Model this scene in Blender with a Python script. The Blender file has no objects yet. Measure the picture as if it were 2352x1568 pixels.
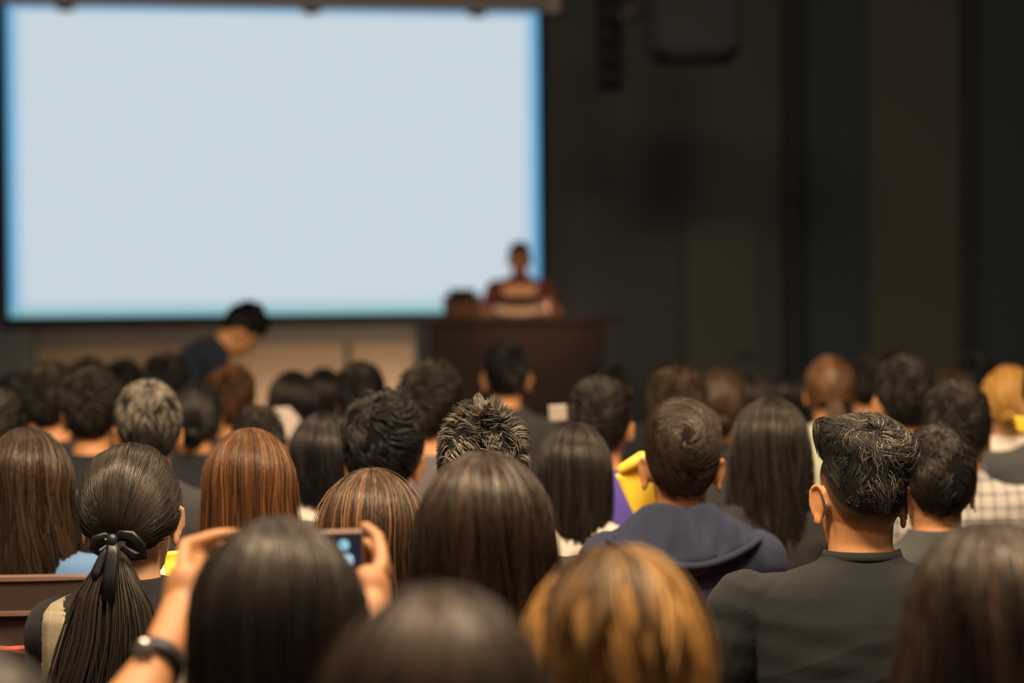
import bpy, math
import numpy as np
from mathutils import Matrix, Vector

SC = bpy.context.scene
COL = SC.collection
R = math.radians
# ------------------------------------------------------------------ camera
CAM_Z = 1.55
F_PX = 2352 * 85.0 / 36.0
cam_data = bpy.data.cameras.new('camera')
cam_data.lens = 85.0
cam_data.sensor_width = 36.0
cam_data.clip_start = 0.05
cam_data.dof.use_dof = True
cam_data.dof.focus_distance = 4.28
cam_data.dof.aperture_fstop = 2.5
cam = bpy.data.objects.new('camera', cam_data)
COL.objects.link(cam)
CAM_M = Matrix.Translation((0, 0, CAM_Z)) @ Matrix.Rotation(R(90 - 1.238), 4, 'X') @ Matrix.Rotation(R(-0.45), 4, 'Z')
cam.matrix_world = CAM_M
SC.camera = cam
# ------------------------------------------------------------------ world, exposure
SC.view_settings.view_transform = 'Standard'
SC.view_settings.look = 'None'
SC.view_settings.gamma = 1.0
SC.view_settings.exposure = 0.0
SC.view_settings.use_curve_mapping = False
SC.cycles.use_denoising = True
SC.cycles.max_bounces = 5
world = bpy.data.worlds.new('world')
SC.world = world
world.use_nodes = True
world.node_tree.nodes['Background'].inputs[0].default_value = (0.72, 0.86, 1.0, 1)
world.node_tree.nodes['Background'].inputs[1].default_value = 0.075
# ------------------------------------------------------------------ house lights (ceiling lamps over the rows)
def area(name, loc, size, energy, color, target):
    d = bpy.data.lights.new(name, 'AREA')
    d.shape = 'RECTANGLE'; d.size = size[0]; d.size_y = size[1]
    d.energy = energy; d.color = color
    o = bpy.data.objects.new(name, d); COL.objects.link(o)
    o.location = loc
    o.rotation_euler = (Vector(target) - Vector(loc)).to_track_quat('-Z', 'Y').to_euler()
    return o
WARM = (1.0, 0.77, 0.54)
area('house_lamp', (0.7, 3.0, 4.7), (1.3, 0.8), 285, WARM, (0.5, 4.3, 1.0))
area('house_lamp', (-1.4, 3.3, 4.7), (1.3, 0.8), 195, WARM, (-0.9, 4.6, 1.0))
area('house_lamp', (1.6, 5.9, 4.7), (1.4, 0.8), 125, WARM, (1.4, 7.4, 1.0))
area('house_lamp', (-0.9, 6.6, 4.7), (1.4, 0.8), 85, WARM, (-0.9, 8.2, 1.0))
area('house_lamp', (0.2, 1.0, 4.7), (1.3, 0.8), 52, WARM, (0.1, 2.3, 1.0))
# ------------------------------------------------------------------ helpers
def P(px, py, d):
    """the point of the hall that the camera sees at this pixel, d metres ahead"""
    return CAM_M @ Vector(((px - 1176) / F_PX * d, -(py - 784) / F_PX * d, -d))

def tag(o, label, cat, group=None, kind=None):
    o['label'] = label; o['category'] = cat
    if group: o['group'] = group
    if kind: o['kind'] = kind
    return o
def empty(name, loc=(0, 0, 0), rz=0.0, s=1.0):
    o = bpy.data.objects.new(name, None); COL.objects.link(o)
    o.location = loc; o.rotation_euler = (0, 0, rz); o.scale = (s, s, s)
    o.empty_display_size = 0.1
    return o
def link(name, me, mats=(), parent=None, M=None):
    o = bpy.data.objects.new(name, me); COL.objects.link(o)
    if not isinstance(mats, (list, tuple)): mats = [mats]
    while len(me.materials) < len(mats): me.materials.append(None)
    for i, m in enumerate(mats):
        o.material_slots[i].link = 'OBJECT'
        o.material_slots[i].material = m
    if parent is not None: o.parent = parent
    if M is not None: o.matrix_local = M
    return o

class MB:
    def __init__(s): s.v = []; s.f = []; s.n = 0
    def add(s, v, f):
        v = np.asarray(v, float); s.v.append(v)
        s.f += [tuple(int(i) + s.n for i in q) for q in f]; s.n += len(v)
    def box(s, lo, hi, M=None):
        x0, y0, z0 = lo; x1, y1, z1 = hi
        v = np.array([(x0,y0,z0),(x1,y0,z0),(x1,y1,z0),(x0,y1,z0),(x0,y0,z1),(x1,y0,z1),(x1,y1,z1),(x0,y1,z1)], float)
        if M is not None: v = xf(M, v)
        s.add(v, [(0,3,2,1),(4,5,6,7),(0,1,5,4),(1,2,6,5),(2,3,7,6),(3,0,4,7)])
    def ell(s, c, r, M=None, nu=16, nv=10):
        v = [(0, 0, 1)]
        for j in range(1, nv):
            a = math.pi * j / nv
            for i in range(nu):
                b = 2 * math.pi * i / nu
                v.append((math.sin(a) * math.cos(b), math.sin(a) * math.sin(b), math.cos(a)))
        v.append((0, 0, -1))
        v = np.array(v) * np.array(r)
        if M is not None: v = xf(M, v)
        v = v + np.array(c)
        f = [(0, 1 + i, 1 + (i + 1) % nu) for i in range(nu)]
        for j in range(nv - 2):
            for i in range(nu):
                a = 1 + j * nu + i; b = 1 + j * nu + (i + 1) % nu
                f.append((a, a + nu, b + nu, b))
        L = 1 + (nv - 2) * nu; e = len(v) - 1
        f += [(L + (i + 1) % nu, L + i, e) for i in range(nu)]
        s.add(v, f)
    def rings(s, rings, cap=True, closed=False):
        n = len(rings[0]); v = np.concatenate([np.asarray(r, float) for r in rings]); f = []
        m = len(rings)
        for j in range(m if closed else m - 1):
            for i in range(n):
                a = j * n + i; b = j * n + (i + 1) % n; k = ((j + 1) % m) * n
                f.append((a, b, k + (i + 1) % n, k + i))
        if cap and not closed:
            f.append(tuple(range(n - 1, -1, -1)))
            f.append(tuple((m - 1) * n + i for i in range(n)))
        s.add(v, f)
    def tube(s, pts, rad, n=12, cap=True, flat=1.0, up=None, closed=False):
        pts = [np.array(p, float) for p in pts]; rad = list(rad)
        if cap and not closed:
            a = pts[0] - pts[1]; a /= np.linalg.norm(a) + 1e-9
            b = pts[-1] - pts[-2]; b /= np.linalg.norm(b) + 1e-9
            pts = [pts[0] + a * rad[0] * .9, pts[0] + a * rad[0] * .55] + pts + [pts[-1] + b * rad[-1] * .55, pts[-1] + b * rad[-1] * .9]
            rad = [rad[0] * .35, rad[0] * .8] + rad + [rad[-1] * .8, rad[-1] * .35]
        pts = np.array(pts); m = len(pts); rings = []
        ref = np.array(up if up is not None else (0.13, 0.21, 0.97))
        for j in range(m):
            if closed: t = pts[(j + 1) % m] - pts[j - 1]
            else: t = pts[min(j + 1, m - 1)] - pts[max(j - 1, 0)]
            t /= np.linalg.norm(t) + 1e-9
            if up is None and abs(np.dot(ref, t)) > .95: ref = np.array((0.9, 0.3, 0.1))
            u = np.cross(ref, t); u /= np.linalg.norm(u) + 1e-9
            w = np.cross(t, u)
            if up is None: ref = w
            A = np.arange(n) * 2 * math.pi / n
            rings.append(pts[j] + np.outer(np.cos(A), u) * rad[j] + np.outer(np.sin(A), w) * rad[j] * flat)
        s.rings(rings, cap=not closed, closed=closed)
    def loft(s, secs, n=28, p=2.3, M=None):
        A = np.arange(n) * 2 * math.pi / n; rings = []
        for (z, cx, cy, rx, ry) in secs:
            c = np.cos(A); q = np.sin(A)
            k = (np.abs(c) ** p + np.abs(q) ** p) ** (-1 / p)
            rings.append(np.stack([cx + rx * c * k, cy + ry * q * k, np.full(n, z)], 1))
        if M is not None: rings = [xf(M, r) for r in rings]
        s.rings(rings)
    def mesh(s, name, smooth=True):
        me = bpy.data.meshes.new(name)
        me.from_pydata(np.concatenate(s.v).tolist(), [], s.f)
        if smooth: me.polygons.foreach_set('use_smooth', [True] * len(me.polygons))
        me.update()
        return me
def xf(M, v):
    M = np.array(M); return np.asarray(v) @ M[:3, :3].T + M[:3, 3]
def bevel_obj(o, w, seg=2):
    m = o.modifiers.new('bevel', 'BEVEL'); m.width = w; m.segments = seg; m.limit_method = 'ANGLE'
    return o

def remesh(mb, name, voxel, smooth=3):
    me = mb.mesh('tmp')
    o = bpy.data.objects.new('tmp', me); COL.objects.link(o)
    m = o.modifiers.new('r', 'REMESH'); m.mode = 'VOXEL'; m.voxel_size = voxel; m.use_smooth_shade = True
    if smooth:
        m2 = o.modifiers.new('s', 'SMOOTH'); m2.factor = 0.5; m2.iterations = smooth
    dg = bpy.context.evaluated_depsgraph_get()
    out = bpy.data.meshes.new_from_object(o.evaluated_get(dg))
    out.name = name
    bpy.data.objects.remove(o); bpy.data.meshes.remove(me)
    return out
def get_co(me):
    a = np.empty(len(me.vertices) * 3, np.float32); me.vertices.foreach_get('co', a); return a.reshape(-1, 3).astype(float)
def get_no(me):
    a = np.empty(len(me.vertices) * 3, np.float32); me.vertices.foreach_get('normal', a); return a.reshape(-1, 3).astype(float)
def set_co(me, co):
    me.vertices.foreach_set('co', co.astype(np.float32).ravel()); me.update()
def wob(co, seed, freq, n=6):
    """smooth pseudo noise in -1..1"""
    g = np.random.default_rng(seed); out = np.zeros(len(co))
    for _ in range(n):
        k = g.normal(size=3) * np.array(freq); out += np.sin(co @ k + g.uniform(0, 6.28))
    return out / n ** .5 / 1.2

# ------------------------------------------------------------------ materials
MATS = {}; UNDER = {}
def nt(name):
    m = bpy.data.materials.new(name); m.use_nodes = True
    return m, m.node_tree.nodes, m.node_tree.links, m.node_tree.nodes['Principled BSDF']
def plain(name, col, rough=.6, spec=.4, metal=0.0, bump=0.0, scale=60.0, vary=0.12):
    if name in MATS: return MATS[name]
    m, N, L, B = nt(name)
    B.inputs['Roughness'].default_value = rough
    B.inputs['Specular IOR Level'].default_value = spec
    B.inputs['Metallic'].default_value = metal
    tc = N.new('ShaderNodeTexCoord'); no = N.new('ShaderNodeTexNoise')
    no.inputs['Scale'].default_value = scale; no.inputs['Detail'].default_value = 5
    L.new(tc.outputs['Object'], no.inputs['Vector'])
    mx = N.new('ShaderNodeMix'); mx.data_type = 'RGBA'
    mx.inputs['A'].default_value = (*[c * (1 - vary) for c in col], 1)
    mx.inputs['B'].default_value = (*[c * (1 + vary) for c in col], 1)
    L.new(no.outputs[0], mx.inputs['Factor']); L.new(mx.outputs['Result'], B.inputs['Base Color'])
    if bump:
        b = N.new('ShaderNodeBump'); b.inputs['Strength'].default_value = bump; b.inputs['Distance'].default_value = .002
        L.new(no.outputs[0], b.inputs['Height']); L.new(b.outputs[0], B.inputs['Normal'])
    MATS[name] = m
    return m
def cloth(name, col, rough=.9, sheen=.04, weave=900.0):
    if name in MATS: return MATS[name]
    m = plain(name, col, rough, .2, 0, .35, weave, .18)
    B = m.node_tree.nodes['Principled BSDF']
    B.inputs['Sheen Weight'].default_value = sheen; B.inputs['Sheen Roughness'].default_value = .6
    return m
def plaid(name, c0, c1, scale, width=.25, c2=None):
    if name in MATS: return MATS[name]
    m, N, L, B = nt(name); B.inputs['Roughness'].default_value = .85
    tc = N.new('ShaderNodeTexCoord'); sp = N.new('ShaderNodeSeparateXYZ'); L.new(tc.outputs['Object'], sp.inputs[0])
    last = None
    for ax, sc in (('X', scale), ('Z', scale)):
        a = N.new('ShaderNodeMath'); a.operation = 'MULTIPLY'; a.inputs[1].default_value = sc; L.new(sp.outputs[ax], a.inputs[0])
        if ax == 'Z':
            pass
        b = N.new('ShaderNodeMath'); b.operation = 'FRACT'; L.new(a.outputs[0], b.inputs[0])
        c = N.new('ShaderNodeMath'); c.operation = 'LESS_THAN'; c.inputs[1].default_value = width; L.new(b.outputs[0], c.inputs[0])
        if last is None: last = c
        else:
            s = N.new('ShaderNodeMath'); s.operation = 'ADD'; L.new(last.outputs[0], s.inputs[0]); L.new(c.outputs[0], s.inputs[1])
            h = N.new('ShaderNodeMath'); h.operation = 'MULTIPLY'; h.inputs[1].default_value = .5; L.new(s.outputs[0], h.inputs[0]); last = h
    mx = N.new('ShaderNodeMix'); mx.data_type = 'RGBA'; mx.inputs['A'].default_value = (*c0, 1); mx.inputs['B'].default_value = (*c1, 1)
    L.new(last.outputs[0], mx.inputs['Factor']); L.new(mx.outputs['Result'], B.inputs['Base Color'])
    no = N.new('ShaderNodeTexNoise'); no.inputs['Scale'].default_value = 500; L.new(tc.outputs['Object'], no.inputs['Vector'])
    b = N.new('ShaderNodeBump'); b.inputs['Strength'].default_value = .3; b.inputs['Distance'].default_value = .002
    L.new(no.outputs[0], b.inputs['Height']); L.new(b.outputs[0], B.inputs['Normal'])
    MATS[name] = m
    return m
def stripes_z(name, bands, base):
    """a knitted fabric with horizontal bands: (z0, z1, colour)"""
    m, N, L, B = nt(name); B.inputs['Roughness'].default_value = .9
    tc = N.new('ShaderNodeTexCoord'); sp = N.new('ShaderNodeSeparateXYZ'); L.new(tc.outputs['Object'], sp.inputs[0])
    cr = N.new('ShaderNodeValToRGB'); cr.color_ramp.interpolation = 'CONSTANT'
    mp = N.new('ShaderNodeMapRange'); mp.inputs['From Min'].default_value = .5; mp.inputs['From Max'].default_value = 2.0
    L.new(sp.outputs['Z'], mp.inputs['Value']); L.new(mp.outputs[0], cr.inputs[0]); L.new(cr.outputs[0], B.inputs['Base Color'])
    e = cr.color_ramp.elements; e[0].color = (*base, 1); e[0].position = 0; e[1].position = .999; e[1].color = (*base, 1)
    for z0, z1, c in bands:
        a = e.new((z0 - .5) / 1.5); a.color = (*c, 1)
        a = e.new((z1 - .5) / 1.5); a.color = (*base, 1)
    return m
def hairmat(name, dark, light, rough=.36, spec=.40):
    if name in MATS: return MATS[name]
    m, N, L, B = nt(name)
    B.inputs['Roughness'].default_value = rough; B.inputs['Specular IOR Level'].default_value = spec
    B.inputs['Specular Tint'].default_value = (1.0, .88, .72, 1)
    at = N.new('ShaderNodeAttribute'); at.attribute_name = 'tone'
    mx = N.new('ShaderNodeMix'); mx.data_type = 'RGBA'; mx.inputs['A'].default_value = (*dark, 1); mx.inputs['B'].default_value = (*light, 1)
    L.new(at.outputs['Fac'], mx.inputs['Factor']); L.new(mx.outputs['Result'], B.inputs['Base Color'])
    MATS[name] = m
    UNDER[m.name] = plain(name + '_under', [q * .8 for q in dark], .9, .12)
    return m
def skin(name, col):
    if name in MATS: return MATS[name]
    m = plain(name, col, .5, .35, 0, .15, 220, .08)
    return m
SKIN = skin('skin_tan', (.62, .285, .115)); SKIN2 = skin('skin_light', (.66, .36, .19)); SKIN4 = skin('skin_mid', (.44, .205, .085)); SKIN3 = skin('skin_deep', (.42, .19, .09))
LIP = plain('lip', (.42, .13, .09), .4); EYE = plain('eye_dark', (.02, .015, .012), .3)
H = dict(
    black=hairmat('hair_black', (.006, .006, .007), (.028, .024, .021)),
    soft=hairmat('hair_soft_black', (.010, .009, .008), (.055, .041, .030)),
    brown=hairmat('hair_brown', (.018, .011, .007), (.10, .058, .032)),
    auburn=hairmat('hair_auburn', (.030, .014, .007), (.24, .10, .034)),
    streak=hairmat('hair_streaked', (.022, .014, .009), (.27, .135, .06)),
    blonde=hairmat('hair_blonde', (.045, .022, .008), (.72, .38, .11), .45),
    grey=hairmat('hair_greying', (.016, .015, .014), (.34, .29, .22), .42),
    umber=hairmat('hair_umber', (.011, .008, .006), (.085, .050, .031)),
    copper=hairmat('hair_copper', (.06, .028, .012), (.26, .13, .055)),
    gold=hairmat('hair_golden', (.22, .10, .02), (.75, .42, .10)),
)

# ------------------------------------------------------------------ hair (head-local: origin between the ears, +Y is the face, +Z up)
HC = np.array((0, -.008, .030)); HA = np.array((.077, .097, .101))
def strands(paths, w, tone):
    """N x K x 3 paths -> three-sided tapered hairs"""
    N, K, _ = paths.shape
    T = np.gradient(paths, axis=1); T /= np.linalg.norm(T, axis=2, keepdims=True) + 1e-9
    O = paths - HC; O[..., 2] *= .35; O /= np.linalg.norm(O, axis=2, keepdims=True) + 1e-9
    S = np.cross(T, O); S /= np.linalg.norm(S, axis=2, keepdims=True) + 1e-9
    O = np.cross(S, T)
    s = np.linspace(0, 1, K)
    wid = (np.minimum(1, .35 + 3 * s) * np.minimum(1, .12 + 2.2 * (1 - s)))[None, :, None] * w
    v = np.stack([paths - S * wid, paths + O * wid * .8, paths + S * wid], 2).reshape(-1, 3)
    base = (np.arange(N)[:, None] * K + np.arange(K - 1)[None, :]).reshape(-1) * 3
    f = np.concatenate([np.stack([base + i, base + (i + 1) % 3, base + 3 + (i + 1) % 3, base + 3 + i], 1) for i in range(3)])
    return v, f, np.repeat(tone, K * 3)
def hair_mesh(name, parts):
    vs = []; fs = []; ts = []; mi = []; n = 0
    for v, f, t in parts:
        vs.append(v); fs.append(f + n); ts.append(t); n += len(v); mi.append(np.full(len(f), int(np.ptp(t) == 0), np.int32))
    v = np.concatenate(vs); f = np.concatenate(fs).astype(np.int32); t = np.concatenate(ts)
    me = bpy.data.meshes.new(name)
    me.vertices.add(len(v)); me.vertices.foreach_set('co', v.astype(np.float32).ravel())
    me.loops.add(f.size); me.loops.foreach_set('vertex_index', f.ravel())
    me.polygons.add(len(f)); me.polygons.foreach_set('loop_start', np.arange(len(f), dtype=np.int32) * 4)
    me.polygons.foreach_set('use_smooth', np.ones(len(f), bool))
    me.update(calc_edges=True)
    me.materials.append(None); me.materials.append(None)
    me.polygons.foreach_set('material_index', np.concatenate(mi))
    a = me.attributes.new('tone', 'FLOAT', 'POINT'); a.data.foreach_set('value', t.astype(np.float32))
    return me
def gridfaces(nu, nv, wrap):
    i = np.arange(nu if wrap else nu - 1); j = np.arange(nv - 1)
    I, J = np.meshgrid(i, j); I = I.ravel(); J = J.ravel(); I2 = (I + 1) % nu
    return np.stack([J * nu + I, J * nu + I2, (J + 1) * nu + I2, (J + 1) * nu + I], 1)
def sph(th, ph): return np.stack([np.sin(th) * np.sin(ph), -np.sin(th) * np.cos(ph), np.cos(th)], -1)
def hem_angle(ph, table):
    return np.radians(np.interp(np.degrees(np.abs(ph)), table[0], table[1]))
HEM_M = ([0, 30, 55, 74, 96, 128, 180], [139, 137, 128, 100, 96, 64, 56])
HEM_W = ([0, 30, 60, 84, 100, 130, 180], [138, 137, 132, 120, 104, 66, 54])
NECK_R = .0600
def nape(p, h=0.0, r=NECK_R):
    """keep nape hair outside the neck column"""
    x = p[..., 0]; y = p[..., 1] + .012; q = np.hypot(x, y); k = np.clip((-.012 - p[..., 2]) / .03, 0, 1) * (y < .0)
    want = np.maximum(q, (r + np.asarray(h)) * np.ones_like(q)); s = 1 + k * (want / np.maximum(q, 1e-4) - 1)
    out = p.copy(); out[..., 0] = x * s; out[..., 1] = y * s - .012
    return out
def lumps(ph, t, seed, k=7, kt=3.0):
    g = np.random.default_rng(seed); o = np.zeros(np.broadcast(ph, t).shape)
    for _ in range(7):
        o = o + np.sin(g.integers(2, k) * ph + g.uniform(-kt, kt) * t * 2 + g.uniform(0, 6.28))
    return o / 2.6

def hair_short(seed, n=1500, w=.0018, top=.024, side=.011, lift=.006, length=.34, hem=HEM_M, swirl=1.2, lump=.004,
               tilt=32, grey=0.0, K=7, clump=140, nape_h=.0025, shape=None, flow=None, curl=0.0, base=.35, neck_r=NECK_R, grey_at='top'):
    g = np.random.default_rng(seed)
    def thick(th, ph):
        hm = hem_angle(ph, hem)
        q = np.clip(th / hm, 0, 1.1)
        h = np.interp(q, [0, .45, .72, .9, 1.0, 1.1], [top, top, side, side * .6, nape_h, nape_h])
        h = h + lump * lumps(ph, th, seed) * np.clip(1.15 - q, 0, 1)
        if shape is not None: h = h + shape(th, ph, q)
        return np.maximum(h, .0012)
    nu, nv = 64, 26
    ph = np.linspace(-math.pi, math.pi, nu, endpoint=False); q = np.linspace(0.01, 1, nv)
    PH, Q = np.meshgrid(ph, q); TH = Q * hem_angle(PH, hem)
    hh = thick(TH, PH)
    v = nape(HC + sph(TH, PH) * (HA + hh[..., None] * .84), hh * .84, neck_r)
    shell = (v.reshape(-1, 3), gridfaces(nu, nv, True), np.full(nu * nv, .10))
    # hairs
    pole = np.array(Matrix.Rotation(R(tilt), 3, 'X'))
    ks = np.arange(clump); cd = np.stack([(ks + .5) / clump, (ks * .618034 + .02 * g.normal(size=clump)) % 1], 1); sg = .5 * (11 / clump) ** .5; cth = np.arccos(1 - 1.75 * cd[:, 0]); cth[:clump // 9] = np.linspace(.01, .22, clump // 9); cph = cd[:, 1] * 2 * math.pi
    ci = g.integers(0, clump, n)
    th0 = np.abs(cth[ci] + g.normal(0, sg, n)); ph0 = cph[ci] + g.normal(0, sg, n) / np.maximum(np.sin(cth[ci]), .15)
    s = np.linspace(0, 1, K)[None, :]
    Lk = (length * g.uniform(.6, 1.2, clump))[ci][:, None] * g.uniform(.85, 1.1, (n, 1))
    sw = (swirl * g.uniform(.5, 1.3, clump))[ci][:, None]
    cdir = (g.normal(0, .35, clump))[ci][:, None]
    thp = th0[:, None] + Lk * s * (1 - .12 * s)
    php = ph0[:, None] + sw * s * np.exp(-1.3 * th0[:, None]) + cdir * s * .5 + (cph[ci] - ph0)[:, None] * s * .75
    if curl: php = php + curl * np.sin(s * 7 + (g.uniform(0, 6.28, clump))[ci][:, None]); thp = thp + curl * .7 * np.cos(s * 7 + (g.uniform(0, 6.28, clump))[ci][:, None])
    d = sph(thp, php) @ pole.T
    if flow is not None: d = flow(d, s, g, ci)
    d /= np.linalg.norm(d, axis=2, keepdims=True)
    TH = np.arccos(np.clip(d[..., 2], -1, 1)); PH = np.arctan2(d[..., 0], -d[..., 1])
    hm = hem_angle(PH, hem); keep = (TH[:, 0] < hm[:, 0] * .99) & (TH[:, -1] < hm[:, -1] * 1.04)
    h = thick(TH, PH); lf = (lift * g.uniform(.3, 1.3, clump))[ci][:, None]
    fade = np.clip(1.5 - 1.45 * TH / hm, .12, 1)
    hh = h * (base + (1.0 - base) * np.minimum(1, s * 2.2)) + lf * s ** 1.5 * fade + g.uniform(-.0015, .0015, (n, 1)) * fade
    p = nape(HC + d * (HA + hh[..., None]), hh, neck_r)
    ctone = g.uniform(0, 1, clump) ** 2
    tone = np.clip(.12 + .45 * ctone[ci] + g.normal(0, .15, n), 0, 1)
    if grey:
        r0 = p[:, 2]; gw = np.clip((r0[:, 2] - .03) / .07, 0, 1) if grey_at == 'top' else np.exp(-((r0[:, 0] - .012) / .038) ** 2) * np.clip((.15 - r0[:, 2]) / .04, .1, 1)
        tone = np.where(g.uniform(0, 1, n) < grey * gw, g.uniform(.5, 1, n), tone * .14)
    p = p[keep]
    return hair_mesh('hair', [shell, strands(p, w, tone[keep])])

def hair_long(seed, n=2500, w=.0017, length=.30, wide=.095, wtop=0.012, back=.115, K=16, wave=.004, locks=70, part=0.0,
              streak=0.0, lim=1.95, spread=.06, flare=0.0, vol=.003, rough=.0035, tones=.45, fly=.04, drift=.22, peak=.15):
    g = np.random.default_rng(seed)
    def surf(ph, t, off):
        th = np.clip(t / .42, 0, 1) * R(96)
        li = np.interp(t, [0, .1, .25, .42, 1], [math.pi, math.pi, 2.35, lim, lim])
        p = ph * li / math.pi
        o = off + wtop + vol * lumps(ph, t, seed, 9, 2.0) * np.clip(t * 5, 0, 1)
        f = np.clip((t - .42) / .58, 0, 1)
        x = (HA[0] + o) * np.sin(th) * np.sin(p); y = HC[1] - (HA[1] + o) * np.sin(th) * np.cos(p); z = HC[2] + (HA[2] + o + .001) * np.cos(th)
        sq = 1 - peak * np.cos(th) ** 2; x = x * sq; y = HC[1] + (y - HC[1]) * (1 - .6 * peak * np.cos(th) ** 2)
        wx = (HA[0] + o) * (1 - f) + (wide + off) * f + flare * np.sin(f * math.pi)
        wy = (HA[1] + o) * (1 - f) + (back + off) * f
        sm = f > 0
        x = np.where(sm, wx * np.sin(p), x); y = np.where(sm, HC[1] - wy * np.cos(p) + .01 * f, y)
        z = np.where(sm, HC[2] + (HA[2] + o + .001) * math.cos(R(96)) - f * length, z)
        # parting
        z = z - .006 * np.exp(-((ph - part) / .12) ** 2) * np.clip(t * 8, 0, 1) * np.clip(1 - t * 6, 0, 1)
        return np.stack([x, y, z], -1)
    nu, nv = 90, 34
    ph = np.linspace(-math.pi, math.pi, nu); t = np.linspace(0.004, .97, nv); PH, TT = np.meshgrid(ph, t)
    shell = (surf(PH, TT, -.004).reshape(-1, 3), gridfaces(nu, nv, False), np.full(nu * nv, .08))
    inner = (surf(PH, TT, -.014).reshape(-1, 3), gridfaces(nu, nv, False)[:, ::-1], np.full(nu * nv, .05))
    lc = (np.arange(locks) + g.uniform(.1, .9, locks)) / locks * 2 * math.pi - math.pi; g.shuffle(lc); li = g.integers(0, locks, n)
    s = np.linspace(0, 1, K)[None, :]
    t0 = np.where(g.uniform(0, 1, n) < .55, g.uniform(0, .06, n), g.uniform(.03, .42, n))
    te = np.clip(g.uniform(.86, 1.0, locks)[li] + g.normal(0, .03, n), .7, 1.03)
    T = t0[:, None] + (te - t0)[:, None] * s
    dev = g.normal(0, spread, n)[:, None] * (1.25 - .8 * T)
    wv = wave * g.uniform(.4, 1.5, locks)[li][:, None]; pz = g.uniform(0, 6.28, locks)[li][:, None] + g.normal(0, .25, (n, 1))
    PHs = lc[li][:, None] + dev + (g.normal(0, drift, locks)[li][:, None] + g.normal(0, drift * .35, (n, 1))) * (T - .3) + wv / .09 * np.sin(T * 9 + pz) * np.clip(T * 2, 0, 1)
    off = (g.uniform(-1, 1, locks)[li] * rough)[:, None] * np.clip(T * 4, 0, 1) + g.uniform(0, .0035, (n, 1)) + wv * .6 * np.cos(T * 8 + pz) * np.clip((T - .3) * 2, 0, 1) - np.abs(dev) * .02
    fl = g.uniform(0, 1, n) < fly
    off = off + np.where(fl, g.uniform(.002, .012, n), 0)[:, None] * np.sin(s * 3.0 + .2)
    p = surf(np.clip(PHs, -math.pi, math.pi), np.clip(T, 0, 1.03), off)
    lt = g.uniform(0, 1, locks) ** 1.6
    tone = np.clip(tones * lt[li] + g.uniform(0, .25, n), 0, 1)
    if streak: tone = np.where(g.uniform(0, 1, locks)[li] < streak, g.uniform(.5, 1, n), tone * .4)
    return hair_mesh('hair', [shell, inner, strands(p, w, tone)])

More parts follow.
